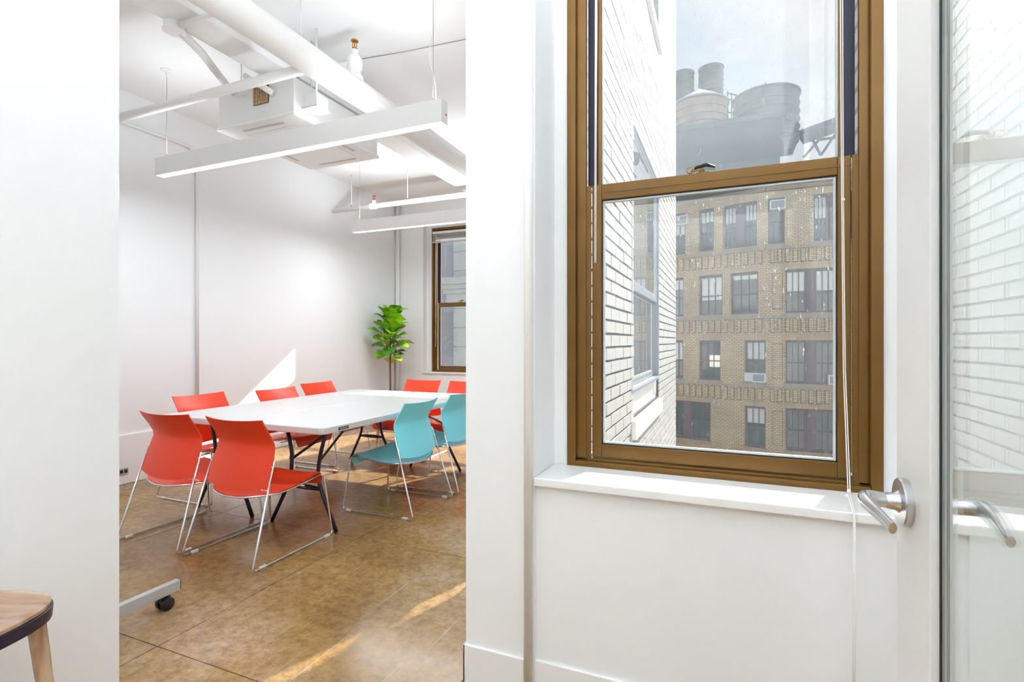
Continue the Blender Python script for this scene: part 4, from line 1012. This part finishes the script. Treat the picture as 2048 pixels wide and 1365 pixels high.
for r_ in range(4):
    for (par_, x_) in ((main, u_right(1546)),):
        if r_ == 0: continue
        zb, zt_ = rows[r_]
        MB().box(x_ - 0.03, x_ + 0.48, -0.012, 0.0, zb + 0.22, zt_ - 0.17).build('panel_joint', 'brick_joint', par_)
        MB().box(x_, x_ + 0.45, -0.03, 0.0, zb + 0.25, zt_ - 0.2).build('pier_panel', 'tan_brick', par_)
        MB().box(x_ + 0.12, x_ + 0.33, -0.06, 0.0, zb + 0.45, zt_ - 0.4).build('pier_panel', 'tan_brick', par_)
# lit view through one window
MB().box(wing_u(1438) , wing_u(1412), -0.60, -0.58, lerp(rows[2][0], rows[2][1], 0.32), lerp(rows[2][0], rows[2][1], 0.62)).build('lit_opening', 'lit_window', wingE)
MB().lathe([(0.09 * math.sin(a) + 1e-4, -0.09 * math.cos(a)) for a in [PI * i / 8 for i in range(9)]], 12, (u_right(1613), 0.45, rows[2][1] - 0.5)).build('ceiling_bulb', 'lamp_spot', main, smooth=True)
# roof deck of the building
MB().box(-6, 12, 0.0, 14, ROOF - 0.4, ROOF - 0.2).build('roof_deck', 'asphalt', bld)
# the two fronts become direct parts of the building
for grp in (main, wingE):
    for ch in list(grp.children):
        ch.parent = bld; ch.rotation_euler = grp.rotation_euler
    bpy.data.objects.remove(grp)
# window air conditioners of the far building
def far_ac(label, P, w, hgt, rz, cover=0.0):
    t = thing('window_air_conditioner', label, 'air conditioner', P, rz, 'window air conditioners of the tan building')
    MB().box(0, w, -0.32, 0.14, 0, hgt).build('case', 'ac_white', t, bevel=0.01)
    MB().box(0.06, w - 0.06, -0.328, -0.318, 0.06, hgt - 0.06).build('grille', 'ac_grille', t)
    if cover: MB().box(-cover, -0.02, 0.0, 0.06, 0, hgt).build('filler_panel', 'ac_white', t)
    return t
def wing_pt(u, z, out=0.0): return (CX - u * math.cos(ANG) - out * math.sin(ANG), FY + u * math.sin(ANG) - out * math.cos(ANG), z)
far_ac('white air conditioner under the narrow window on the third row of the tan building', wing_pt(wing_u(1507), rows[2][0] + 0.02), 0.70, 0.50, -ANG, 0.52)
p = onY(1655, 768, FY); far_ac('white air conditioner at the right edge of the third row of the tan building', (p.x, FY, rows[2][0] + 0.02), 0.75, 0.50, 0)
far_ac('white air conditioner high in the top row of the tan building near its corner', (onY(1539, 420, FY).x, FY, rows[0][1] - 0.68), 0.76, 0.52, 0)
far_ac('white air conditioner in the top row beside the painted brick corner', wing_pt(wing_u(1352), rows[0][1] - 0.75), 0.85, 0.55, -ANG)

# ------------------------------------------------------------------ water tanks on the roof
def make_tank(label, px_c, py_top, py_bot, width_px, depth, mat, cone=0.42, hoops=7, base=0.0):
    d = ray(px_c, 682.5); P = CAM + d * depth
    r = width_px / 1024 * depth / 2
    zt_ = H + (682.5 - py_top) / 1024 * depth; zb = H + (682.5 - py_bot) / 1024 * depth
    t = thing('water_tank', label, 'water tank', (P.x, P.y, zb), 0, 'rooftop water tanks')
    hh = zt_ - zb
    MB().lathe([(r * 0.985, 0), (r, hh)], 44).build('barrel', mat, t, auto=True)
    for k in range(hoops):
        z = hh * (0.05 + 0.9 * (k / (hoops - 1)) ** 1.2)
        MB().sweep([(1.008 * r * math.cos(a), 1.008 * r * math.sin(a), z) for a in [2 * PI * q / 40 for q in range(41)]], 0.03, 6, cap=False).build('hoop', 'steelwork', t, smooth=True)
    MB().lathe([(r * 1.05, hh - 0.10), (r * 1.05, hh), (r * 0.10, hh + r * cone), (0.0, hh + r * cone + 0.05)], 44).build('conical_roof', 'tank_roof' if mat == 'tank_rust' else mat, t, auto=True)
    MB().cyl((0, 0, hh + r * cone), (0, 0, hh + r * cone + 0.35), 0.06, segs=8).build('finial', 'steelwork', t)
    zsup = base - zb
    for k in range(6):
        a = k * PI / 3 + 0.3
        MB().box(r * 0.8 * math.cos(a) - 0.12, r * 0.8 * math.cos(a) + 0.12, r * 0.8 * math.sin(a) - 0.12, r * 0.8 * math.sin(a) + 0.12, zsup, 0).build('support_post', 'steelwork', t)
    MB().box(-r * 0.9, r * 0.9, -r * 0.9, r * 0.9, -0.3, 0).build('base_frame', 'steelwork', t)
    return t
make_tank('big grey wooden water tank on the roof, right of the pair', 1531, 196, 292, 119, 38, 'tank_wood', 0.36, base=H + 387.5 / 1024 * 36.5)
make_tank('rusty pink-grey water tank on the roof beside the brick wall corner', 1398, 212, 300, 108, 38, 'tank_rust', 0.58, base=H + 387.5 / 1024 * 36.5)
make_tank('tall slim dark water tank behind, between the front tanks', 1422, 138, 205, 47, 62, 'tank_wood', 0.16, base=H + 458 / 1024 * 62)
make_tank('tall slim dark water tank behind, half cut by the brick wall corner', 1367, 148, 215, 40, 62, 'tank_wood', 0.16, base=H + 458 / 1024 * 62)
rb0, rb1 = CAM + ray(1340, 682.5) * 62, CAM + ray(1444, 682.5) * 62
rb = MB().box(rb0.x, rb1.x, 62.5, 69.5, -9, H + 458 / 1024 * 62)
tag(rb.build('rear_tower', 'steelwork'), 'grey tower block behind carrying the slim dark water tanks', 'building')
# bulkhead and steel dunnage below the tanks
dz = lambda y, d: H + (682.5 - y) / 1024 * d
def roof_at(px, d): return CAM + ray(px, 682.5) * d
bh = thing('roof_bulkhead', 'blue-grey rooftop bulkhead carrying the water tanks', 'bulkhead', (0, 0, 0))
A_, B_ = roof_at(1330, 36.5), roof_at(1592, 36.5)
MB().box(A_.x - 0.5, B_.x - 1.6, 34.8, 43.5, ROOF - 0.4, dz(303, 36.5)).build('block', 'bulkhead', bh)
MB().box(A_.x - 0.7, B_.x - 1.3, 34.5, 44, dz(303, 36.5), dz(295, 36.5)).build('deck_edge', 'bulkhead', bh)
du = thing('steel_dunnage', 'grey steel roof beam on crossed trusses right of the big tank', 'steelwork', (0, 0, 0))
A_, B_ = roof_at(1602, 34.5), roof_at(1690, 34.5)
MB().sweep([(A_.x, A_.y, dz(292, 36)), (B_.x, A_.y, dz(272, 36))], 1, 4, ell=[(0.5, 0.5)] * 2).build('girder', 'steelwork', du)
MB().box(A_.x - 0.3, B_.x + 2, A_.y + 0.2, A_.y + 0.6, ROOF - 0.19, ROOF + 0.55).build('kerb', 'steelwork', du)
pp_ = [(1601, 330, 1640, 288), (1612, 288, 1632, 330), (1632, 330, 1660, 290), (1662, 288, 1668, 330), (1625, 300, 1660, 300)]
for (a, b, c_, d_) in pp_:
    P0, P1 = roof_at(a, 36), roof_at(c_, 36)
    MB().sweep([(P0.x, A_.y + 0.1, dz(b, 36)), (P1.x, A_.y + 0.1, dz(d_, 36))], 0.09, 6).build('truss_strut', 'steelwork', du)
ra = thing('roof_railing', 'thin steel railing and ladder between the two front tanks', 'railing', (0, 0, 0))
for (a, b, c_, d_) in ((1453, 225, 1472, 232), (1453, 236, 1472, 243), (1455, 222, 1455, 300), (1462, 226, 1462, 300), (1470, 230, 1470, 300), (1455, 262, 1470, 262)):
    P0, P1 = roof_at(a, 40), roof_at(c_, 40)
    MB().sweep([(P0.x, 40, dz(b, 40)), (P1.x, 40, dz(d_, 40))], 0.05, 6).build('rail_bar', 'steelwork', ra)

# ------------------------------------------------------------------ neighbour seen through the small back window
nx = onY(914, 600, 15.0).x
nb = thing('neighbour_building', 'mauve brick and pale stone neighbour seen through the small distant window', 'building', (nx, 15.0, 0))
MB().box(-8, 0, 0, 4, -9, 9).build('brick_wall', 'neigh_brick', nb)
for k in range(16):
    MB().box(0.0, 1.9, -0.25 + 0.012 * (k % 2), 4, -2 + k * 0.62 + 0.012, -2 + (k + 1) * 0.62 - 0.012).build('stone_block', 'pale_stone', nb, bevel=0.01)
MB().box(0.05, 1.85, -0.2, 3.9, -9, 8).build('stone_core', 'pale_stone', nb)
cz_ = onY(925, 560, 15.0).z
for k, (o_, h_) in enumerate(((0.55, 0.22), (0.42, 0.14), (0.30, 0.14), (0.20, 0.30))):
    z0_ = cz_ - sum(x[1] for x in ((0.55, 0.22), (0.42, 0.14), (0.30, 0.14), (0.20, 0.30))[:k + 1])
    MB().box(-o_ * 0.75, 1.95, -0.25 - o_, 0, z0_, z0_ + h_).build('cornice_moulding', 'pale_stone', nb, bevel=0.01)
